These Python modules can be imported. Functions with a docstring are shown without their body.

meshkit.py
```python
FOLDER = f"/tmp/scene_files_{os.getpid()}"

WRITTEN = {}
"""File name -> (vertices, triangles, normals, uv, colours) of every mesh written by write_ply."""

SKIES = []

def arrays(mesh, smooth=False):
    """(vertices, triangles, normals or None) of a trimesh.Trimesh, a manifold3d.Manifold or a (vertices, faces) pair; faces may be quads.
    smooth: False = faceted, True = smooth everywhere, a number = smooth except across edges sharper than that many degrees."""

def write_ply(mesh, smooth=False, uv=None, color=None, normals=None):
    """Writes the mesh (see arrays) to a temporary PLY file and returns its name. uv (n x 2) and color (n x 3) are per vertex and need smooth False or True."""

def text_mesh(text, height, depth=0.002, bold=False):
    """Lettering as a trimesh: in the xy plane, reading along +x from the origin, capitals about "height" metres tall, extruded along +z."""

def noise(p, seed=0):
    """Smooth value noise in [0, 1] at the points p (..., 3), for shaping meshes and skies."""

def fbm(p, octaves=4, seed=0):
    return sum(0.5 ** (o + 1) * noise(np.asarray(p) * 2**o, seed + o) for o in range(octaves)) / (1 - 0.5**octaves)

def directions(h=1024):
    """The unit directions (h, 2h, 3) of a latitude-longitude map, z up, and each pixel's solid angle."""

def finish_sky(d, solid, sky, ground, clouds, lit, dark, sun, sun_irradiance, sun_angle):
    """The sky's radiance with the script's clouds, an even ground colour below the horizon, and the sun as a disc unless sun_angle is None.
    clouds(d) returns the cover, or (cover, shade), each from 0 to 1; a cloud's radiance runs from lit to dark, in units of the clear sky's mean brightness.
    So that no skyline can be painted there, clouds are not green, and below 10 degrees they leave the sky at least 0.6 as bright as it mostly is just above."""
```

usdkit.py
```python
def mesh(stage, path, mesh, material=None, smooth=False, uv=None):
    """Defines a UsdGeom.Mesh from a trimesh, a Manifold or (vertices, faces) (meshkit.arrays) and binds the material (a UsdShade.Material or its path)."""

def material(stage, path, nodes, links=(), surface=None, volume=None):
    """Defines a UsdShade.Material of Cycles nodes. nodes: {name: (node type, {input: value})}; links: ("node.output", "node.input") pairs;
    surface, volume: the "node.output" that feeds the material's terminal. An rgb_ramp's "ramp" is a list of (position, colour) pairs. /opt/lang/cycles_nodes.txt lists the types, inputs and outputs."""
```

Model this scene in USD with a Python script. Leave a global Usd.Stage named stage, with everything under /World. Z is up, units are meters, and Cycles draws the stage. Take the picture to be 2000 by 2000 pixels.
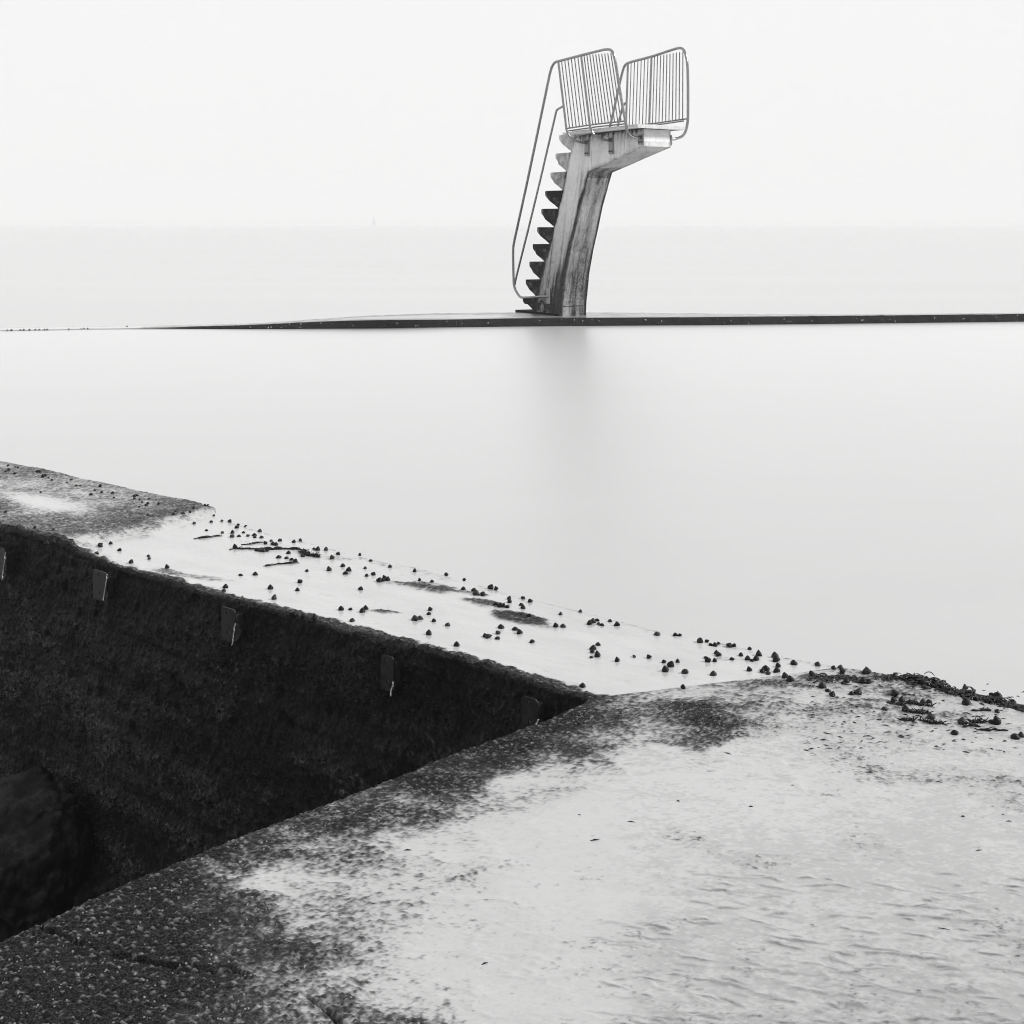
import math
import numpy as np
import trimesh
from shapely.geometry import Polygon
from pxr import Usd, UsdGeom, UsdLux, UsdShade, Sdf, Gf, Vt
import usdkit
import meshkit
from meshkit import noise, fbm

stage = Usd.Stage.CreateInMemory()
UsdGeom.SetStageUpAxis(stage, UsdGeom.Tokens.z)
UsdGeom.SetStageMetersPerUnit(stage, 1.0)
world = UsdGeom.Xform.Define(stage, '/World')
stage.SetDefaultPrim(world.GetPrim())
UsdGeom.Scope.Define(stage, '/World/Looks')

# ------------------------------------------------------------------ camera
EYE = np.array([0.0, 0.0, 1.52])            # tripod height above the wall tops
FPX, HOR = 2600.0, 437.0                    # focal length and horizon row, in pixels of the 2000 px photograph
cam = UsdGeom.Camera.Define(stage, '/World/camera')
cam.AddTranslateOp().Set(Gf.Vec3d(*EYE))
cam.AddRotateXOp().Set(90.0)
cam.CreateHorizontalApertureAttr(36.0)
cam.CreateVerticalApertureAttr(36.0)
cam.CreateFocalLengthAttr(36.0 * FPX / 2000)
cam.CreateVerticalApertureOffsetAttr(-36.0 * (1000 - HOR) / 2000)   # lens shift: horizon high, verticals upright
cam.CreateClippingRangeAttr(Gf.Vec2f(0.05, 40000))
cam.CreateExposureAttr(1.64)

# ------------------------------------------------------------------ sky and sun (bright overcast, black and white photograph)
SUN_AZ, SUN_EL = math.radians(95), math.radians(38)      # to the right and a little beyond the tower
sun_dir = np.array([math.sin(SUN_AZ) * math.cos(SUN_EL), math.cos(SUN_AZ) * math.cos(SUN_EL), math.sin(SUN_EL)])
M_sky = usdkit.material(stage, '/World/Looks/sky', {
    'tc': ('texture_coordinate', {}),
    'sky': ('sky_texture', {'sky_type': 'single_scattering', 'sun_disc': False, 'sun_elevation': SUN_EL, 'sun_rotation': SUN_AZ, 'aerosol_density': 3.0}),
    'grey': ('hsv', {'saturation': 0.0}),
    'cn': ('noise_texture', {'scale': 1.6, 'detail': 3.0}),
    'cover': ('map_range', {'from_min': 0.3, 'from_max': 0.7, 'to_min': 0.93, 'to_max': 0.98, 'clamp': True}),
    'mix': ('mix_color', {'b': (6.0, 6.0, 6.0), 'use_clamp': False}),
    'bg': ('background_shader', {'strength': 0.05}),
}, [('sky.color', 'grey.color'), ('tc.generated', 'cn.vector'), ('cn.fac', 'cover.value'), ('cover.result', 'mix.fac'),
    ('grey.color', 'mix.a'), ('mix.result', 'bg.color')], surface='bg.background')
dome = UsdLux.DomeLight.Define(stage, '/World/sky')
UsdShade.MaterialBindingAPI.Apply(dome.GetPrim()).Bind(M_sky)
dome.GetPrim().SetCustomDataByKey('kind', 'structure')
dome.GetPrim().SetCustomDataByKey('label', 'plain pale overcast sky above the sea')
sun = UsdLux.DistantLight.Define(stage, '/World/sun')
sun.CreateNormalizeAttr(True)
sun.CreateIntensityAttr(0.4)
sun.CreateAngleAttr(10.0)
sun.CreateColorAttr(Gf.Vec3f(1.0, 0.994, 0.986))
sun.AddTransformOp().Set(Gf.Matrix4d().SetRotate(Gf.Rotation(Gf.Vec3d(0, 0, 1), Gf.Vec3d(*sun_dir))))

# ------------------------------------------------------------------ helpers
used = {}


def numbered(parent, name):
    k = (parent, name)
    n = used.get(k, 0)
    used[k] = n + 1
    return f'{parent}/{name}' if n == 0 else f'{parent}/{name}_{n:03d}'


def tag(prim, label=None, cat=None, group=None, kind=None):
    p = prim.GetPrim() if hasattr(prim, 'GetPrim') else prim
    for k, v in (('label', label), ('category', cat), ('group', group), ('kind', kind)):
        if v:
            p.SetCustomDataByKey(k, v)
    return p


def obj(name, mesh, mat, parent=None, smooth=False, attrs=None, label=None):
    base = '/World' if parent is None else str(parent.GetPath())
    path = numbered(base, name)
    m = usdkit.mesh(stage, path, mesh, mat, smooth=smooth)
    for k, a in (attrs or {}).items():
        UsdGeom.PrimvarsAPI(m).CreatePrimvar(k, Sdf.ValueTypeNames.FloatArray, 'vertex').Set(Vt.FloatArray.FromNumpy(np.asarray(a, np.float32)))
    if label:
        tag(m, label)
    return m.GetPrim()


def thing(name, label, cat, loc=(0, 0, 0), rz=0.0, group=None):
    x = UsdGeom.Xform.Define(stage, numbered('/World', name))
    x.AddTranslateOp().Set(Gf.Vec3d(*map(float, loc)))
    if rz:
        x.AddRotateZOp().Set(math.degrees(rz))
    return tag(x, label, cat, group)


def ray(px, py):
    return np.array([(px - 1000) / FPX, 1.0, (HOR - py) / FPX])


def ground(px, py, z=0.0):
    d = ray(px, py)
    return EYE + d * ((z - EYE[2]) / d[2])


def sstep(a, b, x):
    t = np.clip((np.asarray(x, float) - a) / (b - a), 0, 1)
    return t * t * (3 - 2 * t)


def cat(ms):
    return trimesh.util.concatenate(ms)


def box(x0, x1, y0, y1, z0, z1):
    m = trimesh.creation.box((x1 - x0, y1 - y0, z1 - z0))
    m.apply_translation(((x0 + x1) / 2, (y0 + y1) / 2, (z0 + z1) / 2))
    return m


def grid_faces(n, m):
    i = np.arange(n * m).reshape(n, m)
    a, b, c, d = i[:-1, :-1].ravel(), i[1:, :-1].ravel(), i[1:, 1:].ravel(), i[:-1, 1:].ravel()
    return np.vstack([np.c_[a, b, c], np.c_[a, c, d]])


def smooth_path(pts, step=0.02, rounds=2):
    p = np.asarray(pts, float)
    for _ in range(rounds):                       # corner cutting keeps the ends
        q = [p[0]]
        for a, b in zip(p[:-1], p[1:]):
            q += [a * .75 + b * .25, a * .25 + b * .75]
        q.append(p[-1])
        p = np.array(q)
    return p


def tube(pts, r, n=8, caps=True):
    p = np.asarray(pts, float)
    r = np.broadcast_to(np.asarray(r, float), len(p))
    t = np.gradient(p, axis=0)
    t /= np.linalg.norm(t, axis=1, keepdims=True) + 1e-12
    u = np.cross(t[0], [0, 0, 1.0])
    if np.linalg.norm(u) < 1e-3:
        u = np.cross(t[0], [1.0, 0, 0])
    rings = []
    ang = np.linspace(0, 2 * np.pi, n, endpoint=False)
    for k in range(len(p)):
        u = u - t[k] * (u @ t[k])
        u /= np.linalg.norm(u)
        w = np.cross(t[k], u)
        rings.append(p[k] + r[k] * (np.cos(ang)[:, None] * u + np.sin(ang)[:, None] * w))
    v = np.vstack(rings + [p[:1], p[-1:]])
    f = []
    L = len(p)
    for k in range(L - 1):
        for j in range(n):
            a, b = k * n + j, k * n + (j + 1) % n
            f += [[a, b, b + n], [a, b + n, a + n]]
    if caps:
        for j in range(n):
            f += [[L * n, (j + 1) % n, j], [L * n + 1, (L - 1) * n + j, (L - 1) * n + (j + 1) % n]]
    m = trimesh.Trimesh(v, np.array(f), process=False)
    trimesh.repair.fix_normals(m)
    return m


def worley(x, y, cell, seed):
    """distance to the nearest jittered point, in units of the cell, and that cell's random number"""
    gx, gy = x / cell, y / cell
    ix, iy = np.floor(gx).astype(np.int64), np.floor(gy).astype(np.int64)
    best = np.full(gx.shape, 9.0)
    rnd = np.zeros(gx.shape)

    def h(a, b, k):
        v = (a * 374761393 + b * 668265263 + (seed * 97 + k) * 144665) & 0xFFFFFFFF
        v = ((v ^ (v >> 13)) * 1274126177) & 0xFFFFFFFF
        return ((v ^ (v >> 16)) & 0xFFFF) / 65535.0
    for a in (-1, 0, 1):
        for b in (-1, 0, 1):
            cx, cy = ix + a, iy + b
            d = np.hypot(cx + h(cx, cy, 1) - gx, cy + h(cx, cy, 2) - gy)
            m = d < best
            best = np.where(m, d, best)
            rnd = np.where(m, h(cx, cy, 3), rnd)
    return best, rnd


def n2(x, y, wl, seed, octaves=3):
    return fbm(np.stack([x / wl, y / wl, np.full_like(x, 0.37)], -1), octaves, seed)


def uni(n, c=0.5, w=0.42):
    """spreads value noise over 0..1"""
    return np.clip((n - c) / w * 0.5 + 0.5 + (n - c) * 0.6, 0, 1)


def mat(name, nodes, links, surface='p.BSDF', volume=None):
    return usdkit.material(stage, '/World/Looks/' + name, nodes, links, surface=surface, volume=volume)


def g(v):
    return (v, v, v)


# ------------------------------------------------------------------ materials
def rough_ground(name, film, film2, dark, film_rough, bump=0.5, ior=1.42):
    """attributes: dark (algae, barnacles, painted lee shade), patch (pale dried film), both set per vertex"""
    return mat(name, {
        'geo': ('geometry', {}),
        'a': ('attribute', {'attribute': 'dark'}), 'b': ('attribute', {'attribute': 'patch'}),
        'n1': ('noise_texture', {'scale': 55.0, 'detail': 5.0, 'roughness': 0.65}),
        'n2': ('noise_texture', {'scale': 260.0, 'detail': 3.0, 'roughness': 0.6}),
        'dk': ('rgb_ramp', {'ramp': [(0.34, g(dark * .3)), (0.5, g(dark)), (0.62, g(dark * 4)), (0.76, g(dark * 10))]}),
        'fm': ('mix_color', {'a': g(film), 'b': g(film2)}),
        'gs': ('math', {'math_type': 'subtract', 'value2': 0.5}), 'gm': ('math', {'math_type': 'multiply', 'value2': 0.9}), 'ga': ('math', {'math_type': 'add', 'use_clamp': True}),
        'vo': ('voronoi_texture', {'scale': 175.0}),
        'vs': ('separate_color', {}),
        'v1': ('math', {'math_type': 'greater_than', 'value2': 0.95}),
        'v2': ('math', {'math_type': 'less_than', 'value2': 0.42}),
        'v3': ('math', {'math_type': 'multiply'}), 'v4': ('math', {'math_type': 'multiply', 'value2': 0.5}),
        'dk2': ('mix_color', {'b': g(0.32)}),
        'c': ('mix_color', {}),
        'rf': ('map_range', {'from_min': 0.0, 'from_max': 1.0, 'to_min': film_rough, 'to_max': 0.45}),
        'r': ('map_range', {'from_min': 0.0, 'from_max': 1.0, 'to_min': 0.0, 'to_max': 1.0}),
        'rm': ('mix_float', {'b': 0.22}),
        'sp': ('mix_float', {'a': 0.5, 'b': 0.11}),
        'bs': ('math', {'math_type': 'multiply', 'value2': bump}),
        'bs2': ('math', {'math_type': 'add', 'value2': 0.02}),
        'bp': ('bump', {'distance': 0.004}),
        'p': ('principled_bsdf', {'ior': ior, 'diffuse_roughness': 0.3}),
    }, [('geo.position', 'n1.vector'), ('geo.position', 'n2.vector'), ('n2.fac', 'dk.fac'), ('n2.fac', 'gs.value1'), ('gs.value', 'gm.value1'), ('gm.value', 'ga.value1'), ('b.fac', 'ga.value2'), ('ga.value', 'fm.fac'), ('fm.result', 'c.a'),
        ('geo.position', 'vo.vector'), ('vo.color', 'vs.color'), ('vs.r', 'v1.value1'), ('vo.distance', 'v2.value1'), ('v1.value', 'v3.value1'), ('v2.value', 'v3.value2'),
        ('v3.value', 'v4.value1'), ('v4.value', 'dk2.fac'), ('dk.color', 'dk2.a'), ('dk2.result', 'c.b'), ('a.fac', 'c.fac'), ('c.result', 'p.base_color'), ('b.fac', 'rf.value'), ('rf.result', 'rm.a'), ('a.fac', 'rm.fac'),
        ('rm.result', 'p.roughness'), ('a.fac', 'sp.fac'), ('sp.result', 'p.specular_ior_level'), ('n2.fac', 'bp.height'), ('a.fac', 'bs.value1'), ('bs.value', 'bs2.value1'), ('bs2.value', 'bp.strength'),
        ('bp.normal', 'p.normal')])


M_platform = rough_ground('wet_platform_concrete', 0.275, 0.39, 0.006, 0.13)
M_walltop = rough_ground('wet_wall_concrete', 0.335, 0.40, 0.010, 0.055, 0.5, 1.75)
M_farwall = rough_ground('far_wall_concrete', 0.38, 0.45, 0.014, 0.1)

M_water = mat('pool_water', {
    'geo': ('geometry', {}),
    'map': ('mapping', {'scale': (0.25, 1.3, 1.0), 'rotation': (0, 0, 0.15)}),
    'n': ('noise_texture', {'scale': 1.0, 'detail': 4.0, 'roughness': 0.6}),
    'c': ('rgb_ramp', {'ramp': [(0.3, g(0.315)), (0.7, g(0.33))]}),
    'd': ('diffuse_bsdf', {}), 'gl': ('glossy_bsdf', {'color': g(1.0), 'roughness': 0.36, 'distribution': 'multi_ggx'}),
    'f': ('fresnel', {'IOR': 1.8}), 'm': ('mix_closure', {}),
}, [('geo.position', 'map.vector'), ('map.vector', 'n.vector'), ('n.fac', 'c.fac'), ('c.color', 'd.color'), ('d.BSDF', 'm.closure1'), ('gl.BSDF', 'm.closure2'), ('f.fac', 'm.fac')], surface='m.closure')
M_sea = mat('sea_water', {
    'geo': ('geometry', {}),
    'map': ('mapping', {'scale': (0.02, 0.12, 1.0)}),
    'n': ('noise_texture', {'scale': 1.0, 'detail': 5.0, 'roughness': 0.6}),
    'c': ('rgb_ramp', {'ramp': [(0.3, g(0.395)), (0.7, g(0.42))]}),
    'p': ('principled_bsdf', {'roughness': 0.3, 'ior': 1.33}),
}, [('geo.position', 'map.vector'), ('map.vector', 'n.vector'), ('n.fac', 'c.fac'), ('c.color', 'p.base_color')])
M_beach = mat('beach_rock', {
    'geo': ('geometry', {}),
    'n': ('noise_texture', {'scale': 14.0, 'detail': 6.0, 'roughness': 0.7}),
    'c': ('rgb_ramp', {'ramp': [(0.3, g(0.004)), (0.55, g(0.011)), (0.75, g(0.028))]}),
    'bp': ('bump', {'distance': 0.02, 'strength': 0.6}),
    'p': ('principled_bsdf', {'roughness': 0.7, 'ior': 1.33, 'specular_ior_level': 0.12}),
}, [('geo.position', 'n.vector'), ('n.fac', 'c.fac'), ('n.fac', 'bp.height'), ('c.color', 'p.base_color'), ('bp.normal', 'p.normal')])
M_rock = mat('wet_rock', {
    'geo': ('geometry', {}),
    'n': ('noise_texture', {'scale': 9.0, 'detail': 8.0, 'roughness': 0.72}), 'n2': ('noise_texture', {'scale': 120.0, 'detail': 3.0}),
    'c': ('rgb_ramp', {'ramp': [(0.40, g(0.002)), (0.5, g(0.006)), (0.60, g(0.022))]}),
    'bp': ('bump', {'distance': 0.01, 'strength': 0.6}),
    'p': ('principled_bsdf', {'roughness': 0.55, 'ior': 1.33, 'specular_ior_level': 0.2}),
}, [('geo.position', 'n.vector'), ('geo.position', 'n2.vector'), ('n.fac', 'c.fac'), ('n2.fac', 'bp.height'), ('c.color', 'p.base_color'), ('bp.normal', 'p.normal')])
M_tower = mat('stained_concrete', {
    'geo': ('geometry', {}), 'd': ('attribute', {'attribute': 'dirt_and_light'}),
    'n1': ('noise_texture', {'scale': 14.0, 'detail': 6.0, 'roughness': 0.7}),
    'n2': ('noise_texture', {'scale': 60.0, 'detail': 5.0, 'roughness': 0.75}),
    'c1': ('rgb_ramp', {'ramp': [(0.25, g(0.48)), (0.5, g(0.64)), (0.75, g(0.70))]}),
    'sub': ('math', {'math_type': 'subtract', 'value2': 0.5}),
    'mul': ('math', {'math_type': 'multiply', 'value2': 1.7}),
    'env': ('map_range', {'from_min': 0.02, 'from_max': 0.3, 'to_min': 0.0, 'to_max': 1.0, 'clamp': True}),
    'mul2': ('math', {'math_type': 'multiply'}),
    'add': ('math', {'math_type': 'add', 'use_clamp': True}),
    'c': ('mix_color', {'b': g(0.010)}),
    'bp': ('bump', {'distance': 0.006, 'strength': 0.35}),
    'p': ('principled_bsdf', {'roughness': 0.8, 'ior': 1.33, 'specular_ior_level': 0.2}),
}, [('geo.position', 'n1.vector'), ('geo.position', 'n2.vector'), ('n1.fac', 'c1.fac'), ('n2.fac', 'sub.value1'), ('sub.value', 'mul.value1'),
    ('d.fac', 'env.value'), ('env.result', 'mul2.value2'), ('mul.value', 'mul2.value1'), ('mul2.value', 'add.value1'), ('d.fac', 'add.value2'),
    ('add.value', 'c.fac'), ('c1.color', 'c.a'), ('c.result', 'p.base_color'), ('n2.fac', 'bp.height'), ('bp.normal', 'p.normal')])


def plain(name, v, rough, metallic=0.0, var=0.25, scale=30.0, spec=0.5):
    return mat(name, {
        'geo': ('geometry', {}), 'n': ('noise_texture', {'scale': scale, 'detail': 4.0, 'roughness': 0.6}),
        'c': ('rgb_ramp', {'ramp': [(0.3, g(v * (1 - var))), (0.7, g(v * (1 + var)))]}),
        'p': ('principled_bsdf', {'roughness': rough, 'metallic': metallic, 'specular_ior_level': spec}),
    }, [('geo.position', 'n.vector'), ('n.fac', 'c.fac'), ('c.color', 'p.base_color')])


M_pipe = plain('galvanised_pipe', 0.24, 0.22, 0.85)
M_bar = plain('thin_bar', 0.16, 0.42, 0.6)
M_deck = plain('deck_metal', 0.5, 0.5, 0.2)
M_plate = plain('dark_plate', 0.2, 0.4, 0.6)
M_bolt = plain('bolt', 0.04, 0.5, 0.5)
M_wallplate = plain('wall_bracket_metal', 0.010, 0.4, 0.25, 0.6, 40, .17)
M_torn = plain('torn_bright_metal', 0.55, 0.35, 0.6, 0.3, 60)
M_shell = [plain('snail_shell_dark', 0.006, 0.4, 0, 0.6, 220, .12), plain('snail_shell_grey', 0.016, 0.4, 0, 0.8, 220, .15)]
M_palesh = plain('snail_shell_pale', 0.3, 0.5, 0, 0.7, 180)
M_weed = plain('seaweed_dark', 0.006, 0.3, 0, 0.5, 90, .22)
M_sail = plain('sail_cloth', 0.6, 0.8, 0, 0.05, 1)
M_hull = plain('boat_hull', 0.4, 0.5, 0, 0.05, 1)

# ------------------------------------------------------------------ near wall and platform: layout on the ground
near_px = [(0, 1037), (114, 1066), (225, 1108), (445, 1172), (580, 1206), (725, 1247), (900, 1290), (1035, 1333), (1149, 1364)]
pool_px = [(0, 907), (181, 945), (362, 985), (417, 1001), (431, 1013), (543, 1046), (625, 1063), (724, 1091), (817, 1107), (910, 1133), (1004, 1161), (1128, 1190), (1199, 1208),
           (1283, 1230), (1410, 1253), (1504, 1275), (1597, 1293), (1725, 1315), (1836, 1333), (2000, 1373)]
edge_px = [(1149, 1364), (1072, 1400), (857, 1478), (775, 1514), (641, 1565), (500, 1619), (435, 1644), (254, 1717), (123, 1775), (0, 1833)]
CORNER = ground(1149, 1364)[:2]
_n = np.array([ground(*p)[:2] for p in near_px])
_d = np.linalg.svd(_n - _n.mean(0))[2][0]
E1 = _d if _d[0] > 0 else -_d              # along the wall, to the right and nearer
E2 = np.array([-E1[1], E1[0]])             # across the wall, towards the pool


def to_e(xy):
    d = np.asarray(xy) - CORNER
    return d @ E1, d @ E2


def from_e(a, b):
    return CORNER[0] + a * E1[0] + b * E2[0], CORNER[1] + a * E1[1] + b * E2[1]


def curve(px, along):
    e = np.array([to_e(ground(*p)[:2]) for p in px])
    if along == 1:
        e = e[:, ::-1]
    e = e[np.argsort(e[:, 0])]
    return e


_ne, _pe, _be = curve(near_px, 0), curve(pool_px, 0), curve(edge_px, 1)


def near_edge(s):      # offset across the wall of the dry side's edge
    return np.interp(s, _ne[:, 0], _ne[:, 1]) * sstep(0.05, -0.15, s)


def pool_edge(s):
    return np.interp(s, _pe[:, 0], _pe[:, 1])


def plat_edge(t):      # offset along the wall of the platform's left edge
    return np.interp(t, _be[:, 0], _be[:, 1]) * sstep(0.0, -0.1, t)


SEAM = 0.62            # the platform's joint with the wall runs slantwise to the pool

# darkness (share of algae and barnacles) at spots of the platform
SPOTS = [(1150, 1378, .8), (1100, 1420, .85), (1000, 1470, .85), (1130, 1462, .6), (900, 1520, .8), (1000, 1548, .35), (1100, 1505, .2), (1200, 1400, .7), (1180, 1440, .5),
         (700, 1595, .75), (800, 1605, .4), (500, 1665, .7), (600, 1700, .3), (250, 1765, .85), (100, 1835, .92), (0, 1860, .95), (0, 2000, .97), (200, 2000, .93), (400, 1950, .8),
         (300, 1850, .85), (450, 1800, .72), (550, 1880, .66), (600, 1970, .72), (700, 1990, .45), (650, 1800, .42), (750, 1760, .3), (700, 1690, .3), (900, 1650, .2), (850, 1700, .22),
         (1000, 1640, .08), (900, 1800, .13), (800, 1900, .14), (680, 1900, .4), (1000, 1900, .05), (1290, 1400, .62), (1370, 1408, .72), (1300, 1430, .55), (1250, 1365, .46), (1400, 1360, .38),
         (1550, 1345, .38), (1460, 1395, .34), (1570, 1372, .3), (1640, 1420, .22), (1750, 1400, .33), (1900, 1395, .3), (1850, 1450, .16), (1960, 1440, .12), (1250, 1475, .06), (1500, 1485, .08),
         (1300, 1550, 0), (1500, 1600, 0), (1800, 1600, .03), (1240, 1720, .06), (1290, 1850, .12), (1500, 1800, .06), (1560, 1945, .16), (1800, 1900, .12), (1950, 1985, .12),
         (1300, 1985, .12), (1100, 1990, .06), (1700, 1750, .03), (1950, 1700, .03), (1150, 1600, .02), (1100, 1750, .03), (1680, 1340, .4), (1800, 1345, .36), (1960, 1390, .3)]
_sp = np.array([to_e(ground(x, y)[:2]) + (d,) for x, y, d in SPOTS])


def splat(e1, e2, pts, sig):
    num = np.zeros_like(e1)
    den = np.full_like(e1, 1e-6)
    for a, b, d in pts:
        r2 = ((e1 - a) ** 2 + (e2 - b) ** 2) / sig ** 2
        w = np.exp(-r2) + 2e-3 / (1 + r2)
        num += w * d
        den += w
    return num / den


# stains of the wall top: (px, py, half width, half height, tilt, strength)
BLOBS = [(840, 1148, 90, 13, .16, .9), (940, 1177, 60, 9, .17, .8), (1028, 1210, 60, 13, .2, .95), (748, 1194, 40, 5, .08, .75), (740, 1092, 85, 16, .2, .36), (855, 1122, 65, 14, .2, .34),
         (395, 1128, 60, 6, .1, .45), (330, 1118, 40, 8, .2, .55), (160, 1068, 40, 4, .1, .35), (520, 1063, 50, 4, 0.1, .25), (660, 1090, 50, 8, .1, .3), (1410, 1288, 30, 4, 0, .3), (1450, 1275, 60, 5, .1, .2),
         (1250, 1218, 50, 4, .1, .2)]


def blob_dark(e1, e2):
    x, y = from_e(e1, e2)
    out = np.zeros_like(e1)
    warp = 1.7 * (n2(e1 * .6, e2, .09, 63, 4) - .5) + .9 * (n2(e1 * .35, e2, .03, 65, 3) - .5)
    for px, py, w, h, t, s in BLOBS:
        c, u, v = ground(px, py)[:2], ground(px + w * math.cos(t), py + w * math.sin(t))[:2], ground(px, py + h)[:2]
        A = np.linalg.inv(np.c_[u - c, v - c])
        q = np.stack([x - c[0], y - c[1]], -1) @ A.T
        out = np.maximum(out, s * sstep(1.25, 0.35, np.hypot(q[..., 0], q[..., 1]) + warp))
    return out


HUMP_END = to_e(ground(425, 1006)[:2])[0]
HUMP_NEAR = to_e(ground(150, 1072)[:2])[0]


def make_strokes():
    r = np.random.default_rng(41)
    out = []
    for _ in range(300):
        py = 2010 - 300 * r.random() ** 1.7
        px = r.uniform(1180, 2030) if py > 1800 else r.uniform(1350, 2030)
        L, sl = r.uniform(9, 42) * (1 if r.random() < .88 else 2.6), r.normal(.13, .10)
        a, b = ground(px - L, py - L * sl)[:2], ground(px + L, py + L * sl)[:2]
        out.append((a, b, r.uniform(.0024, .0060), r.uniform(.25, 1.0)))
    return out


STROKES = make_strokes()                       # shallow trowel marks, lowest and rightmost on the platform


def strokes(x, y, wob):
    st, up = np.zeros(np.shape(x)), np.zeros(np.shape(x))
    for a, b, w, amp in STROKES:
        m = (x > min(a[0], b[0]) - .03) & (x < max(a[0], b[0]) + .03) & (y > min(a[1], b[1]) - .05) & (y < max(a[1], b[1]) + .05)
        if not m.any():
            continue
        d = b - a
        L = np.hypot(*d)
        t = ((x[m] - a[0]) * d[0] + (y[m] - a[1]) * d[1]) / L ** 2
        off = (-(x[m] - a[0]) * d[1] + (y[m] - a[1]) * d[0]) / L + wob[m]
        taper = np.sin(np.clip(t, 0, 1) * np.pi) ** .7
        st[m] = np.maximum(st[m], amp * taper * np.exp(-(off / (w * (.4 + .6 * taper))) ** 2))
        up[m] = np.maximum(up[m], amp * taper * np.exp(-((off - w * 1.2) / (w * 2.2)) ** 2))
    return st, up


CRACKS = [np.array([ground(*p)[:2] for p in q]) for q in ([(80, 1815), (200, 1862), (344, 1892), (440, 1896), (525, 1916), (600, 1950), (652, 1990), (690, 2030)],)]


def crack_mask(x, y, wob, w=.007):
    out = np.full(np.shape(x), 9.0)
    for q in CRACKS:
        for a, b in zip(q[:-1], q[1:]):
            d = b - a
            t = np.clip(((x - a[0]) * d[0] + (y - a[1]) * d[1]) / (d @ d), 0, 1)
            out = np.minimum(out, np.hypot(x - a[0] - t * d[0], y - a[1] - t * d[1]))
    return sstep(w, w * .35, np.abs(out + wob))


RG, RG2 = to_e(ground(1720, 1880)[:2]), to_e(ground(1420, 1960)[:2])


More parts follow.
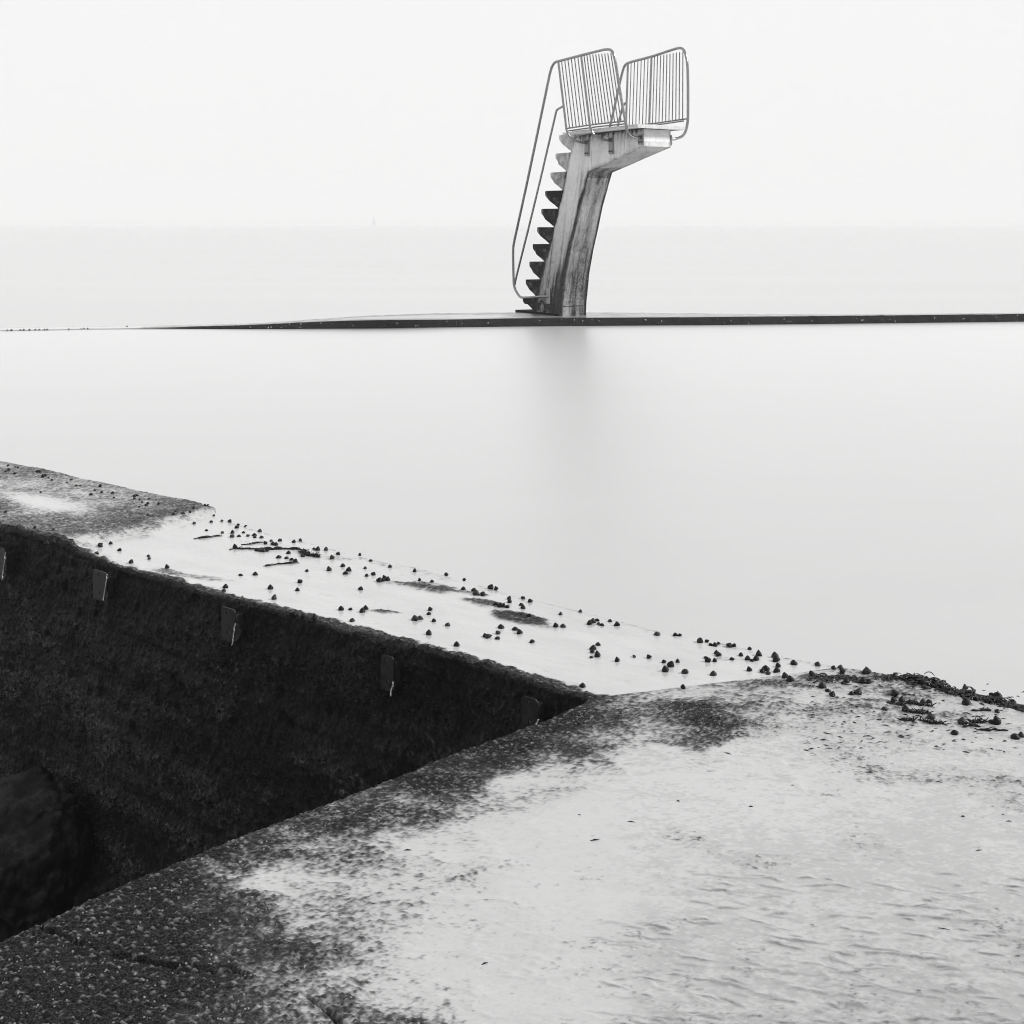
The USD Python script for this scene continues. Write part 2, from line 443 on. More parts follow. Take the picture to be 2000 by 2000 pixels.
def ground_fields(e1, e2, on_wall):
    """height, dark, patch over the wall top and the platform"""
    x, y = from_e(e1, e2)
    big = n2(x, y, 0.55, 3, 3)
    mid = n2(x, y, 0.085, 11, 4)
    fine = n2(x, y, 0.03, 12, 3)
    if on_wall:
        pe = pool_edge(e1)
        tt = np.clip(e2 / np.maximum(pe, .1), 0, 1)
        wob = (n2(x, y, .16, 5, 3) - .5) * .5
        hump = sstep(0.06, -0.05, e1 - (HUMP_NEAR + (HUMP_END - HUMP_NEAR) * tt ** .8) + wob * .5)
        soft = sstep(0.13, -0.12, e1 - (HUMP_NEAR + (HUMP_END - HUMP_NEAR) * tt ** .8) + wob * .6 + (mid - .5) * .15)
        D = np.maximum(blob_dark(e1, e2), soft * (0.60 + 0.6 * (big - .5)))
        c = to_e(ground(70, 988)[:2])
        D -= hump * .6 * np.exp(-(((e1 - c[0]) / .38) ** 2 + ((e2 - c[1]) / .11) ** 2))
        D = np.maximum(D, .16 * sstep(.60, .72, n2(e1 * .5, e2, .13, 59, 4)))
        lip = np.clip(e2 - near_edge(e1), -1, 9)
        D = np.maximum(D, 1.2 * sstep(0.085, 0.02, lip + (mid - .5) * .10 + (big - .5) * .06) * (e1 < .05))
        D = np.maximum(D, 0.30 * sstep(0.06, 0.0, pe - e2 + (mid - .5) * .08))
        base = hump * (0.022 + 0.02 * (big - .4)) + 0.004 * (big - .5)
    else:
        D = splat(e1, e2, _sp, 0.085)
        smear = n2(x * .45 + y * .12, y, .11, 67, 4)          # streaks where the water drains
        D = np.clip(D + ((big - .5) * .5 + (smear - .5) * 1.5) * np.clip(D * 2.2, 0, 1) * (1 - D) * 1.3, 0, 1)
        D = D + .30 * sstep(.72, .97, D)
        hump = 0
        base = 0.012 * (big - .5)
        ridge = 1 - np.abs(2 * n2(x * .5 + y * .1, y, 0.07, 41, 4) - 1)
        D = D + sstep(.90, .98, ridge) * .12 * sstep(.03, .12, D)
    g1, g2 = n2(x, y, 0.0125, 17, 2), n2(x, y, 0.0062, 23, 2)
    crk = 0
    if not on_wall:
        crk = crack_mask(x, y, (mid - .5) * .05 + (fine - .5) * .015)
        D = np.maximum(D, .55 * crack_mask(x, y, (mid - .5) * .05, .05))
    N = 0.5 + (0.20 * mid + 0.14 * fine + 0.30 * g1 + 0.36 * g2 - .5) * 2.7
    dark = np.clip(sstep(-0.30, 0.30, D * 1.16 - N - .07) * (1 - .35 * (1 - D) * g2), 0, 1)
    dark = dark + (1 - dark) * .26 * np.clip(D, 0, 1) * (.4 + 1.2 * g1)
    cover = sstep(.2, .75, D)
    d1, r1 = worley(x, y, 0.0105, 5)
    d2, r2 = worley(x, y, 0.0065, 9)
    p1, p2 = np.sqrt(np.clip(1 - (d1 / .66) ** 2, 0, 1)), np.sqrt(np.clip(1 - (d2 / .66) ** 2, 0, 1))
    peb = p1 * (0.25 + 0.75 * r1) + 0.5 * p2 * r2
    barn = np.maximum((r1 > .93) * sstep(.5, .25, d1), (r2 > .95) * sstep(.55, .3, d2))       # pale wet barnacles among the algae
    rip = 1 - np.abs(2 * n2(x * .5 + y * .1, y, 0.07, 41, 4) - 1)
    height = base + dark * (0.0008 + (0.0014 + 0.0062 * cover) * peb + .006 * (mid - .5) * cover) + 0.0004 * (mid - .5)
    if not on_wall:
        height = height + sstep(.02, .12, D) * (1 - cover) * .002 * sstep(.80, 1.0, rip) + .0012 * (g1 - .5) * sstep(.0, .12, D)
    if not on_wall:            # trowel ridges, the shadow in their lee painted dark
        st, up = strokes(x, y, (fine - .5) * .022 + (mid - .5) * .02)
        dark = np.maximum(dark, .66 * st * (.35 + 1.1 * g1))
        height = height + .0022 * up
    dark = dark * (1 - .28 * barn * cover)
    pn = np.clip(0.5 + (0.34 * n2(x * .6, y, 0.030, 31, 4) + .41 * n2(x * .7, y, .008, 37, 3) + .25 * n2(x, y, .4, 39, 2) - .5) * 3.0, 0, 1)
    if on_wall:
        patch = np.clip(.5 + 2.2 * (n2(e1 * .35, e2, .07, 57, 4) - .5), 0, 1)
    else:                      # pale worn concrete to the left, grey silt film with pale flecks to the right
        right = sstep(.20, .36, x + .22 * (big - .5) + .06 * (mid - .5))
        near = sstep(3.5, 2.7, y + .5 * (big - .5))
        patch = (1 - right) * (.72 + .35 * (pn - .5)) + right * (sstep(.30, .75, pn) * .60 + .32 - .32 * near)
        patch = np.clip(patch + .18 * (g1 - .5), 0, 1)
    if not on_wall:            # past the finely meshed part the grain melts into its mean
        far = np.maximum(sstep(1.85, 2.15, e1), sstep(-2.3, -2.6, e2))
        dark = dark * (1 - far) + far * np.clip(D * .8 + .10 * (big - .3), 0, 1)
        height = height * (1 - far) + far * base
        patch = patch * (1 - far) + far * (.35 + .5 * (big - .3))
        dark = np.maximum(dark, .97 * crk)
        height = height - .012 * crk
    return height, dark, patch


# ------------------------------------------------------------------ the near pool wall
R = 0.024
s_pts = np.concatenate([np.linspace(0, 5.3, 1000), np.linspace(5.3, 17, 130)[1:]])     # distance from the corner, leftwards
arc = np.linspace(0, np.pi / 2, 7)
face_z = np.concatenate([np.linspace(0.006, 2.05, 250), [2.2, 2.5, 2.8]])
top_u = np.linspace(0, 1, 150)
nrow = 4 + len(arc) + (len(top_u) - 2) + len(arc) + len(face_z)
rows_t, rows_z, rows_nt, rows_nz, w_top = [], [], [], [], []
for z in (0.9, 0.5, 0.25, 0.1):
    rows_t.append(('p', 0.0)); rows_z.append(-z); rows_nt.append(1.0); rows_nz.append(0.0); w_top.append(0.0)
for a in arc:
    rows_t.append(('p', -.02 + .02 * math.cos(a))); rows_z.append(-.02 + .02 * math.sin(a)); rows_nt.append(math.cos(a)); rows_nz.append(math.sin(a)); w_top.append(math.sin(a))
for u in top_u[1:-1]:
    rows_t.append(('m', u)); rows_z.append(0.0); rows_nt.append(0.0); rows_nz.append(1.0); w_top.append(1.0)
for a in arc[::-1]:
    rows_t.append(('n', R - R * math.cos(a))); rows_z.append(-R + R * math.sin(a)); rows_nt.append(-math.cos(a)); rows_nz.append(math.sin(a)); w_top.append(math.sin(a))
for z in face_z:
    rows_t.append(('n', 0.0)); rows_z.append(-R - z); rows_nt.append(-1.0); rows_nz.append(0.0); w_top.append(0.0)
S = np.zeros((len(s_pts), len(rows_t)))
T, Z = np.zeros_like(S), np.zeros_like(S)
for j, (k, o) in enumerate(rows_t):
    # the right end follows the slanting joint with the platform
    pe0 = pool_edge(0.4)
    tt = {'p': pe0, 'm': (pe0 - .02) * (1 - o) + R * o, 'n': o}[k]
    s0 = SEAM * max(tt, 0)
    s = s0 - s_pts * (1 + s0 / 17)
    ne, pe = near_edge(s), pool_edge(s)
    S[:, j] = s
    T[:, j] = pe + o if k == 'p' else (ne + o if k == 'n' else (pe - .02) + (ne + R - pe + .02) * o)
    Z[:, j] = rows_z[j]
NT, NZ, WT = np.array(rows_nt), np.array(rows_nz), np.array(w_top)
h, dark, patch = ground_fields(S, T, True)
fn = fbm(np.stack([S / .3, Z / .22, np.zeros_like(S)], -1), 5, 71)
fn2 = fbm(np.stack([S / .05, Z / .05, np.ones_like(S)], -1), 4, 73)
wd, wr = worley(S + .004 * np.sin(Z * 47), Z * .8, 0.017, 77)
wd3, wr3 = worley(S, Z, 0.16, 79)
wpeb = np.sqrt(np.clip(1 - (wd / .62) ** 2, 0, 1)) * wr
ledge = 0.05 * sstep(-0.30, -0.36, Z + .14 * (fn - .5) + .02 * (S + 2))      # worn strip: the upper lift of concrete stands back
pit = -0.012 * sstep(.16, .08, wd3) * (wr3 > .55)
gr0 = fbm(np.stack([S / .11, Z / .11, np.full_like(S, 2.2)], -1), 4, 173)
lay0 = fbm(np.stack([S / .9, Z / .10 + .25 * S, np.zeros_like(S)], -1), 4, 171)
face = 0.05 * (fn - .5) + 0.022 * (fn2 - .5) + 0.006 * wpeb + pit + 0.4 * ledge + .03 * (lay0 - .5) + .03 * (gr0 - .5)
lipw = (1 - WT)
ishole = np.array([1.0 if k == 'p' else 0.0 for k, _ in rows_t])
lipn = sstep(.10, .03, T - near_edge(S)) * (1 - ishole)
disp = WT * h + lipn * ((.028 * (fn2 - .5) + .006 * wpeb + .03 * (fn - .5)) * WT) + lipw * (1 - ishole) * face * sstep(0, .10, -Z + .04)
T2, Z2 = T + disp * NT, Z + disp * NZ
Z2 = Z2 + (1 - WT) * h * sstep(-.06, 0, Z)
X, Y = from_e(S, T2)
is_face = np.array([0.0 if k == 'm' else 1.0 for k, _ in rows_t])
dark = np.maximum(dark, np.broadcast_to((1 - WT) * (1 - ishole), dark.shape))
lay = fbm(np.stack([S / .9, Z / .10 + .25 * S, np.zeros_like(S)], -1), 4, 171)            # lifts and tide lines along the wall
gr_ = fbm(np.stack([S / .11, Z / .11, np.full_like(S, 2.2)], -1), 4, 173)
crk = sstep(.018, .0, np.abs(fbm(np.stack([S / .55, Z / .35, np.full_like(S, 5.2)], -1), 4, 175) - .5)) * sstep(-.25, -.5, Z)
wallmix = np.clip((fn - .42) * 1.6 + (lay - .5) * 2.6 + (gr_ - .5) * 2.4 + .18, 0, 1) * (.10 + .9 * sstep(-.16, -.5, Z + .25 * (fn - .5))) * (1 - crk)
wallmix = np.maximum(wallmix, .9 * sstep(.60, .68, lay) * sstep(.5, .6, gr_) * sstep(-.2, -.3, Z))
patch_w = patch
V = np.stack([X, Y, Z2], -1).reshape(-1, 3)
F_ = grid_faces(*S.shape)
ntop = 4 + len(arc) + len(top_u) - 2 + len(arc)
wall = thing('pool_wall', 'near concrete pool wall with wet puddled top and black seaweed covered side', 'wall')


def strip(lo, hi):
    v = V.reshape(S.shape + (3,))[:, lo:hi].reshape(-1, 3)
    m = (v, grid_faces(S.shape[0], hi - lo)[:, ::-1])
    return m


def fix_up(m):
    v, f = m
    a = np.cross(v[f[:, 1]] - v[f[:, 0]], v[f[:, 2]] - v[f[:, 0]])
    return m


ntop -= len(arc) - 2
lo_face = ntop - 1
M_face = mat('weedy_wall_face', {
    'geo': ('geometry', {}), 'a': ('attribute', {'attribute': 'bare'}),
    'n2': ('noise_texture', {'scale': 52.0, 'detail': 6.0, 'roughness': 0.8}),
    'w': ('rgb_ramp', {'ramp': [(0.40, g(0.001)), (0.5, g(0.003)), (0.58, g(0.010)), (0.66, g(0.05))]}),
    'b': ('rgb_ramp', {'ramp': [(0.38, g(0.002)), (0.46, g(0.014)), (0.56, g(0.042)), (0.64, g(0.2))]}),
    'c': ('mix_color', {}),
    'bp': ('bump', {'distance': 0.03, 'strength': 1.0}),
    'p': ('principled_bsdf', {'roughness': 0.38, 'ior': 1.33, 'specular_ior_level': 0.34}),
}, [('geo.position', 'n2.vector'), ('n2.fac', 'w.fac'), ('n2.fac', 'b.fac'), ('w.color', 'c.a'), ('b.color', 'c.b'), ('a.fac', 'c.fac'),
    ('c.result', 'p.base_color'), ('n2.fac', 'bp.height'), ('bp.normal', 'p.normal')])
obj('wall_top', strip(0, ntop), M_walltop, wall, True, {'dark': dark[:, :ntop].ravel(), 'patch': patch[:, :ntop].ravel()})
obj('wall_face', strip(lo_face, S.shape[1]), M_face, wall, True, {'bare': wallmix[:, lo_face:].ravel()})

# barnacles, periwinkles and stone grains crusting the dry side: real lumps, too many to count
rng = np.random.default_rng(21)
ni, nj = S.shape
I = rng.integers(1, int(ni * .9), 60000)
J = rng.integers(ntop + 2, nj - 4, 60000)
keep = rng.random(60000) < (.06 + .75 * np.clip((gr_[I, J] - .46) * 4, 0, 1) * sstep(-.12, -.4, Z[I, J]) + .5 * np.clip((lay[I, J] - .52) * 5, 0, 1))
I, J = I[keep][:16000], J[keep][:16000]
P = V.reshape(S.shape + (3,))[I, J] + rng.normal(size=(len(I), 3)) * .003
e1v, e2v, nv = np.array([*E1, 0]), np.array([0, 0, 1.0]), -np.array([*E2, 0])
sz = rng.uniform(.0025, .0085, len(I)) ** 1.0
ang = rng.uniform(0, 2 * np.pi, len(I))
vs = []
for q in range(5):
    a = ang + q * 2 * np.pi / 5
    rj = sz * rng.uniform(.75, 1.25, len(I))
    vs.append(P + (np.cos(a) * rj)[:, None] * e1v + (np.sin(a) * rj)[:, None] * e2v - nv * .003)
vs.append(P + nv * (sz * rng.uniform(.5, 1.1, len(I)))[:, None])
lump = np.stack(vs, 1).reshape(-1, 3)
k6 = np.arange(len(I))[:, None, None] * 6
lf = (np.array([[q, (q + 1) % 5, 5] for q in range(5)])[None] + k6).reshape(-1, 3)
M_crust = mat('crusted_grains', {
    'geo': ('geometry', {}),
    'c': ('rgb_ramp', {'ramp': [(0.0, g(0.003)), (0.55, g(0.02)), (0.85, g(0.07)), (1.0, g(0.22))]}),
    'p': ('principled_bsdf', {'roughness': 0.4, 'ior': 1.33, 'specular_ior_level': 0.3}),
}, [('geo.random_per_island', 'c.fac'), ('c.color', 'p.base_color')])
tag(obj('crust', (lump, lf), M_crust, wall), 'barnacles and small stones crusting the dark side', kind='stuff')

# ------------------------------------------------------------------ the platform in the foreground
a_pts = np.concatenate([np.linspace(0, 1.85, 540), np.linspace(1.85, 3.6, 110)[1:], np.linspace(3.6, 7, 30)[1:]])
b_lo = np.concatenate([np.linspace(-9, -2.45, 50)[:-1], [-2.45]])
b_u = np.linspace(0, 1, 920)
top_of = np.minimum(a_pts / SEAM, pool_edge(a_pts) - .02)
A = np.zeros((len(a_pts), len(b_lo) + len(b_u) - 1))
B = np.zeros_like(A)
B[:, :len(b_lo)] = b_lo
B[:, len(b_lo):] = -2.45 + (top_of[:, None] + 2.45) * b_u[None, 1:]
A[:] = a_pts[:, None]
lip = plat_edge(B)
A = A + lip * np.clip(1 - a_pts[:, None] / .8, 0, 1) ** 2
h, dark, patch = ground_fields(A, B, False)
dedge = A - plat_edge(B)
h = h - .03 * (1 - np.sqrt(np.clip(1 - np.clip(1 - dedge / .04, 0, 1) ** 2, 0, 1))) * (B < -.02)
# bring the platform level with the wall along their joint
X, Y = from_e(A, B)
hw, dw, pw = ground_fields(A[:, -120:], np.clip(B[:, -120:], 0, None), True)
k = sstep(.055, 0, top_of[:, None] - B[:, -120:]) * (a_pts[:, None] < pool_edge(a_pts)[:, None] * SEAM)
h[:, -120:] = h[:, -120:] * (1 - k) + hw * k
V = np.stack([X, Y, h], -1).reshape(-1, 3)
platform = UsdGeom.Xform.Define(stage, numbered('/World', 'platform')).GetPrim()
tag(platform, 'foreground concrete platform, wet and pale to the right, barnacled and black at left', kind='structure')
obj('platform_top', (V, grid_faces(*A.shape)), M_platform, platform, True, {'dark': dark.ravel(), 'patch': patch.ravel()})
# its dry side down to the beach
t_ = np.concatenate([np.linspace(-9, -2.5, 40)[:-1], np.linspace(-2.5, 0.0, 260)])
zz = np.concatenate([[0.0], np.linspace(.02, 2.6, 60)])
Tt, Zz = np.meshgrid(t_, zz, indexing='ij')
e = plat_edge(Tt)
he = np.interp(t_, B[0], h[0])[:, None] * np.exp(-Zz / .03)
fnp = fbm(np.stack([Tt / .3, Zz / .3, np.full_like(Tt, 4.2)], -1), 5, 171) - .5
ee = e - .06 * fnp * sstep(0, .2, Zz) + .0 * Zz
X, Y = from_e(ee, Tt)
obj('platform_side', (np.stack([X, Y, he - Zz - .0005], -1).reshape(-1, 3), grid_faces(*Tt.shape)[:, ::-1]), M_face, platform, True, {'bare': np.clip(fnp + .2, 0, 1).ravel()})
# its pool side
s_ = np.linspace(.40, 7, 330)
zz = np.array([0.0, .01, .02, .05, .1, .3, .9])
Ss, Zz = np.meshgrid(s_, zz, indexing='ij')
hp = np.interp(s_, a_pts, h[:, -1])[:, None] * np.exp(-Zz / .03)
X, Y = from_e(Ss, pool_edge(Ss) - .02 + .02 * (Zz > .005))
obj('platform_pool_side', (np.stack([X, Y, hp - Zz], -1).reshape(-1, 3), grid_faces(*Ss.shape)), M_face, platform, True, {'bare': np.zeros(Ss.size)})


def surf_z(xy):
    """height of wall top or platform at a point"""
    e = to_e(xy)
    a, b = np.array([float(e[0])]), np.array([float(e[1])])
    onw = e[0] < SEAM * e[1]
    return float(ground_fields(a, b, bool(onw))[0][0])


def stand(px, py):
    z = 0.0
    for _ in range(3):
        p = ground(px, py, z)
        z = surf_z(p[:2])
    return np.array([p[0], p[1], z])


# ------------------------------------------------------------------ far pool wall: (x px, rows of far edge, near top edge, water line)
ZW = -0.13                                     # water level of the pool
FAR = [(-300, 640.5, 648.5, 650.5), (0, 639.3, 645.5, 647), (120, 638.2, 643.5, 645), (250, 636.5, 641.5, 643.2), (380, 634, 638.2, 642.6), (500, 631, 634.5, 642.8), (600, 623.5, 629.5, 642.4),
       (700, 616.5, 626, 641.8), (850, 611.5, 624.8, 639.8), (1000, 610.2, 623, 638), (1100, 609.8, 622, 637), (1200, 610, 621, 636.3), (1350, 611.6, 619.8, 635.3), (1500, 613.2, 618.2, 634),
       (1700, 613.6, 616.6, 631.8), (2000, 612.6, 614.6, 628.3), (2400, 610, 612, 624)]
cols = []
for x, yf, yn, yw in FAR:
    w = ground(x, yw, ZW)
    d = ray(x, yn)
    ztop = EYE[2] + d[2] * (w[1] / d[1]) if x < 900 else 0.0
    ztop = min(ztop, 0.0)
    f = ground(x, yf, ztop)
    nr = ground(x, yn, ztop)
    cols.append((w[0], w[1], nr[1] if x >= 900 else w[1] + .02, max(f[1], w[1] + .3), ztop))
cols = np.array(cols)
cx = np.linspace(cols[0, 0], cols[-1, 0], 900)
yw, yn, yf, zt = (np.interp(cx, cols[:, 0], cols[:, k]) for k in (1, 2, 3, 4))
yn = np.maximum(yn, yw + .01)
prof = [('w', -1.0), ('w', -.3)] + [('f', u) for u in np.linspace(0, 1, 12)] + [('t', u) for u in np.linspace(0.01, 1, 48)] + [('b', .05), ('b', .3), ('b', 3.0)]
XX, YY, ZZ, LD, PT = [], [], [], [], []
for k, o in prof:
    if k == 'w':
        y, z, d, q = yw, np.full_like(cx, o), 1, 0
    elif k == 'f':
        y, z, d, q = yw + (yn - yw) * o ** 1.5, ZW + (zt - ZW) * o, 1, 0
    elif k == 't':
        y, z, d, q = yn + (yf - yn) * o, zt + .006 * math.sin(o * 3.14), .95 if o < .06 else .52, o
    else:
        y, z, d, q = yf + .04, zt - o, 1, 0
    XX.append(cx); YY.append(y + 0 * cx); ZZ.append(z + 0 * cx); LD.append(np.full_like(cx, d)); PT.append(np.full_like(cx, q))
XX, YY, ZZ, LD, PT = (np.stack(q, 1) for q in (XX, YY, ZZ, LD, PT))
nn = n2(XX, YY + ZZ, .12, 91, 4) - .5
n3 = n2(XX, YY + ZZ, .5, 93, 3)
istop = (PT > 0)
pud = np.maximum(sstep(-3.2, -1.8, XX) * sstep(.15, -.5, XX) * sstep(.12, .3, PT) * sstep(.75, .5, PT), sstep(-5.4, -6.3, XX) * sstep(.1, .2, PT) * sstep(.75, .55, PT)) * istop
pud = np.clip(pud * 1.3 - (n3 > .62) * .4, 0, 1)
ZZ = ZZ + istop * nn * .02 * (1 - pud)
YY = YY + (~istop) * (PT == 0) * nn * .05
farw = thing('pool_wall', 'far low dark pool wall carrying the diving tower, sinking into the water at left', 'wall')
obj('wall_top', (np.stack([XX, YY, ZZ], -1).reshape(-1, 3), grid_faces(*XX.shape)), M_farwall, farw, True,
    {'dark': np.clip((LD * (1 - .62 * sstep(-5.0, -6.3, XX)) - ((n3 - .45) * .5 + (nn + .0) * .9) * istop) * (1 - pud), 0, 1).ravel(), 'patch': np.zeros(XX.size)})
rng = np.random.default_rng(5)
ms = []
for _ in range(70):                           # barnacles and mussel shells on the far wall's face
    x = rng.uniform(-1.5, 9.2) if rng.random() < .75 else rng.uniform(-4.5, -1.5)
    y0 = np.interp(x, cx, yw)
    m = trimesh.creation.icosphere(1, rng.uniform(.004, .010))
    m.apply_scale((1, 1, rng.uniform(.8, 1.8)))
    m.apply_translation((x, y0 - .004, ZW + rng.uniform(.02, .11)))
    ms.append(m)
tag(obj('barnacles', cat(ms), M_palesh, farw), 'pale barnacles dotted on the face', kind='stuff')

# ------------------------------------------------------------------ water, sea, beach
pool_poly = []
ws = np.linspace(7, -17, 60)
near_line = np.array([from_e(s, pool_edge(s) - .10) for s in ws])
far_line = np.c_[cx[::20], yw[::20] + .25]
left = np.array([[-16, 21.2]])
pts = np.vstack([near_line[near_line[:, 1] < 20.2], left, far_line, [[14.5, 22.6], [14.5, 0.0], [8, -1.5]]])
poly = Polygon(pts).buffer(0)
if poly.geom_type != 'Polygon':
    poly = max(poly.geoms, key=lambda q: q.area)
vv, ff = trimesh.creation.triangulate_polygon(poly, engine='earcut')
vv = np.c_[vv, np.full(len(vv), ZW)]
aa = np.cross(vv[ff[:, 1]] - vv[ff[:, 0]], vv[ff[:, 2]] - vv[ff[:, 0]])[:, 2]
ff[aa < 0] = ff[aa < 0][:, ::-1]
tag(obj('pool_water', (vv, ff), M_water), 'still milky pool water between the two walls', kind='structure')
SEA = -2.3
rr = 12000.0
sea_v = np.array([[-rr, -rr, SEA], [rr, -rr, SEA], [rr, rr, SEA], [-rr, rr, SEA]])
tag(obj('sea', (sea_v, np.array([[0, 1, 2, 3]])), M_sea), 'pale smooth sea reaching to the horizon', kind='structure')
gx, gy = np.meshgrid(np.linspace(-9, 3, 200), np.linspace(-7, 16, 340), indexing='ij')
gz = -2.12 + .16 * (n2(gx, gy, .9, 61, 5) - .5) + .10 * (n2(gx, gy, .2, 63, 4) - .5)
ed = np.minimum.reduce([gx + 9, 3 - gx, gy + 7, 16 - gy])
gz = gz - .8 * sstep(1.5, 0, ed)
tag(obj('beach', (np.stack([gx, gy, gz], -1).reshape(-1, 3), grid_faces(*gx.shape)), M_beach, smooth=True), 'dark rocky ground below the walls at left', kind='structure')


def boulder(c, r, seed, label):
    m = trimesh.creation.icosphere(6, 1.0)
    v = m.vertices.copy()
    d = 1 + .6 * (fbm(v * 1.3 + seed, 4, seed) - .5) + .30 * (fbm(v * 4 + seed, 5, seed + 3) - .5) + .07 * (fbm(v * 16 + seed, 3, seed + 5) - .5)
    crack = np.abs(fbm(v * 1.6 + 7 + seed, 3, seed + 9) - .5)
    d = d - .06 * sstep(.03, 0, crack)
    for n in ([-.2, -.4, .9],):                # broad flat facets
        n = np.array(n) / np.linalg.norm(n)
        q = (v * d[:, None]) @ n
        d = np.where(q > .82, d * (.82 + .25 * (q - .82)) / np.maximum(q, .01), d)
    v = v * d[:, None] * np.array(r)
    m = trimesh.Trimesh(v, m.faces, process=False)
    m.apply_translation(c)
    return tag(obj('boulder', m, M_rock, smooth=True), label, 'rock')


def at(px, py, Y):
    d = ray(px, py)
    return EYE + d * Y


boulder(at(0, 1815, 5.95), (.44, .42, .60), 3, 'large dark rounded boulder at the foot of the near wall, lower left')
boulder(at(205, 1765, 5.9), (.13, .14, .16), 8, 'small dark stone in shadow beside the large boulder')

# ------------------------------------------------------------------ diving tower
TH = math.radians(59)
ua, ub, uz = np.array([math.cos(TH), -math.sin(TH), 0]), np.array([math.sin(TH), math.cos(TH), 0]), np.array([0, 0, 1.0])
TC = ground(1094, 618) + ub * .25
tower = thing('diving_tower', 'weathered concrete diving tower with steel railings standing on the far wall', 'diving tower', TC, -TH)
# inside the tower: x = along its axis towards the diving end, y = across (away from the camera), z = up


def onplane(px, py, v0, k=0.0, s=1):
    """where the sight line meets the plane across = s*(v0 + k*(z-3)); tower coordinates"""
    o, d = EYE - TC, ray(px, py)
    t = (s * (v0 + k * (o[2] - 3)) - o @ ub) / (d @ ub - s * k * d[2])
    q = o + d * t
    return np.array([q @ ua, q @ ub, q[2]])


HW = 0.25
inner_px = [(1122, 263), (1118.5, 281), (1113, 303), (1105, 332), (1097, 368), (1088.7, 406), (1080.5, 441), (1072.5, 474.5), (1063, 508.6), (1055.5, 543), (1047.5, 577), (1042, 612)]
front_px = [(1094, 618.5), (1095.5, 592), (1099, 560), (1101.5, 535), (1110, 488), (1119, 449), (1128.5, 404), (1140, 363), (1147, 336)]
soff_px = [(1185, 319), (1222, 302), (1258.5, 285.5), (1257, 254)]
prof = [onplane(x, y, HW, 0, -1)[[0, 2]] for x, y in inner_px + front_px + soff_px]
prof = np.array(prof)
prof[prof[:, 1] < .03, 1] = -.02
ZD = 2.935
prof[0, 1] = prof[-1, 1] = ZD
body_poly = Polygon(prof).buffer(0)
body = trimesh.creation.extrude_polygon(body_poly, 1.0, engine='earcut')
v = body.vertices.copy()
body = trimesh.Trimesh(np.c_[v[:, 0], v[:, 2] * 2 * HW - HW, v[:, 1]], body.faces, process=False)
bv, bf = trimesh.remesh.subdivide_to_size(body.vertices, body.faces, 0.03)
body = trimesh.Trimesh(bv, bf)                 # merge
trimesh.repair.fix_normals(body)
v = body.vertices.copy()
import shapely
ring = np.array(body_poly.exterior.coords)


def dist_poly(p):
    return shapely.distance(shapely.points(p), shapely.LineString(ring))


side = np.abs(v[:, 1]) > HW - 1e-4
dp = dist_poly(v[:, [0, 2]])
ed = np.where(side, dp, HW - np.abs(v[:, 1]))
nz_ = fbm(np.c_[v[:, 0] * 9, v[:, 1] * 9, v[:, 2] * 9], 4, 31)
nf_ = fbm(v * 40, 3, 37)
strk = fbm(np.c_[v[:, 0] * 9 - v[:, 2] * 2.0, v[:, 1] * 13, v[:, 2] * .55], 4, 33)
strk2 = fbm(np.c_[v[:, 0] * 22 - v[:, 2] * 4.5, v[:, 1] * 28, v[:, 2] * .9], 3, 35)
low = sstep(2.3, .2, v[:, 2])
dirt_and_light = .07 + .16 * np.clip((strk - .46) * 5, 0, 1) + .12 * np.clip((strk2 - .52) * 5, 0, 1)
leg = sstep(2.5, 2.2, v[:, 2])
front = (~side) & (v[:, 0] > .0) & (v[:, 2] < 2.4)
dirt_and_light += leg * (.10 + .26 * np.clip((strk - .49) * 4, 0, 1) * side + .10 * np.clip((strk2 - .5) * 4, 0, 1))
dirt_and_light += front * .45 * sstep(.010, .004, np.abs(v[:, 2] - .16 - .012 * (nz_ - .5)))
dirt_and_light -= front * .10 * sstep(.45, .15, v[:, 2])
dirt_and_light += front * (.27 + .22 * sstep(.07, .0, np.abs(v[:, 1] + .02 * np.sin(v[:, 2] * 3)) + (nz_ - .5) * .1) * sstep(1.2, 2.2, v[:, 2]))
dirt_and_light += low * .30 * (.4 + 1.2 * nz_) + side * .30 * sstep(1.9, .1, v[:, 2]) * (.3 + 1.4 * strk2)
dirt_and_light += .65 * sstep(.06, .0, ed + (nz_ - .5) * .05) * (.4 + .6 * leg)
dirt_and_light += .5 * sstep(.5, .05, v[:, 2]) * sstep(.42, .62, nz_) * side
soff = (~side) & (v[:, 2] > 2.25) & (v[:, 2] < 2.75) & (v[:, 0] > .7)
dirt_and_light += soff * .22  # underside of the beam evenly darker
dirt_and_light -= .17 * ((~side) & (v[:, 0] > 1.9) & (v[:, 2] > 2.62))          # sunlit look of the beam's end, painted in as paler concrete
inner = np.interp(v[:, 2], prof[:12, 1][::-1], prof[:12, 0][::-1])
dirt_and_light += .75 * sstep(.10, .0, v[:, 0] - inner + (nz_ - .5) * .09) * sstep(2.9, 1.6, v[:, 2]) * side
dirt_and_light += .45 * sstep(.16, .04, (prof[13:21, 0].min() * 0 + np.interp(v[:, 2], prof[12:21, 1], prof[12:21, 0])) - v[:, 0] + (nz_ - .5) * .08) * sstep(1.6, .4, v[:, 2]) * side
band = sstep(.22, .0, ZD - v[:, 2]) * (.25 + sstep(.45, .6, strk2) * .5) * side  # darker below the deck: painted shade plus streaky stains
dirt_and_light += band
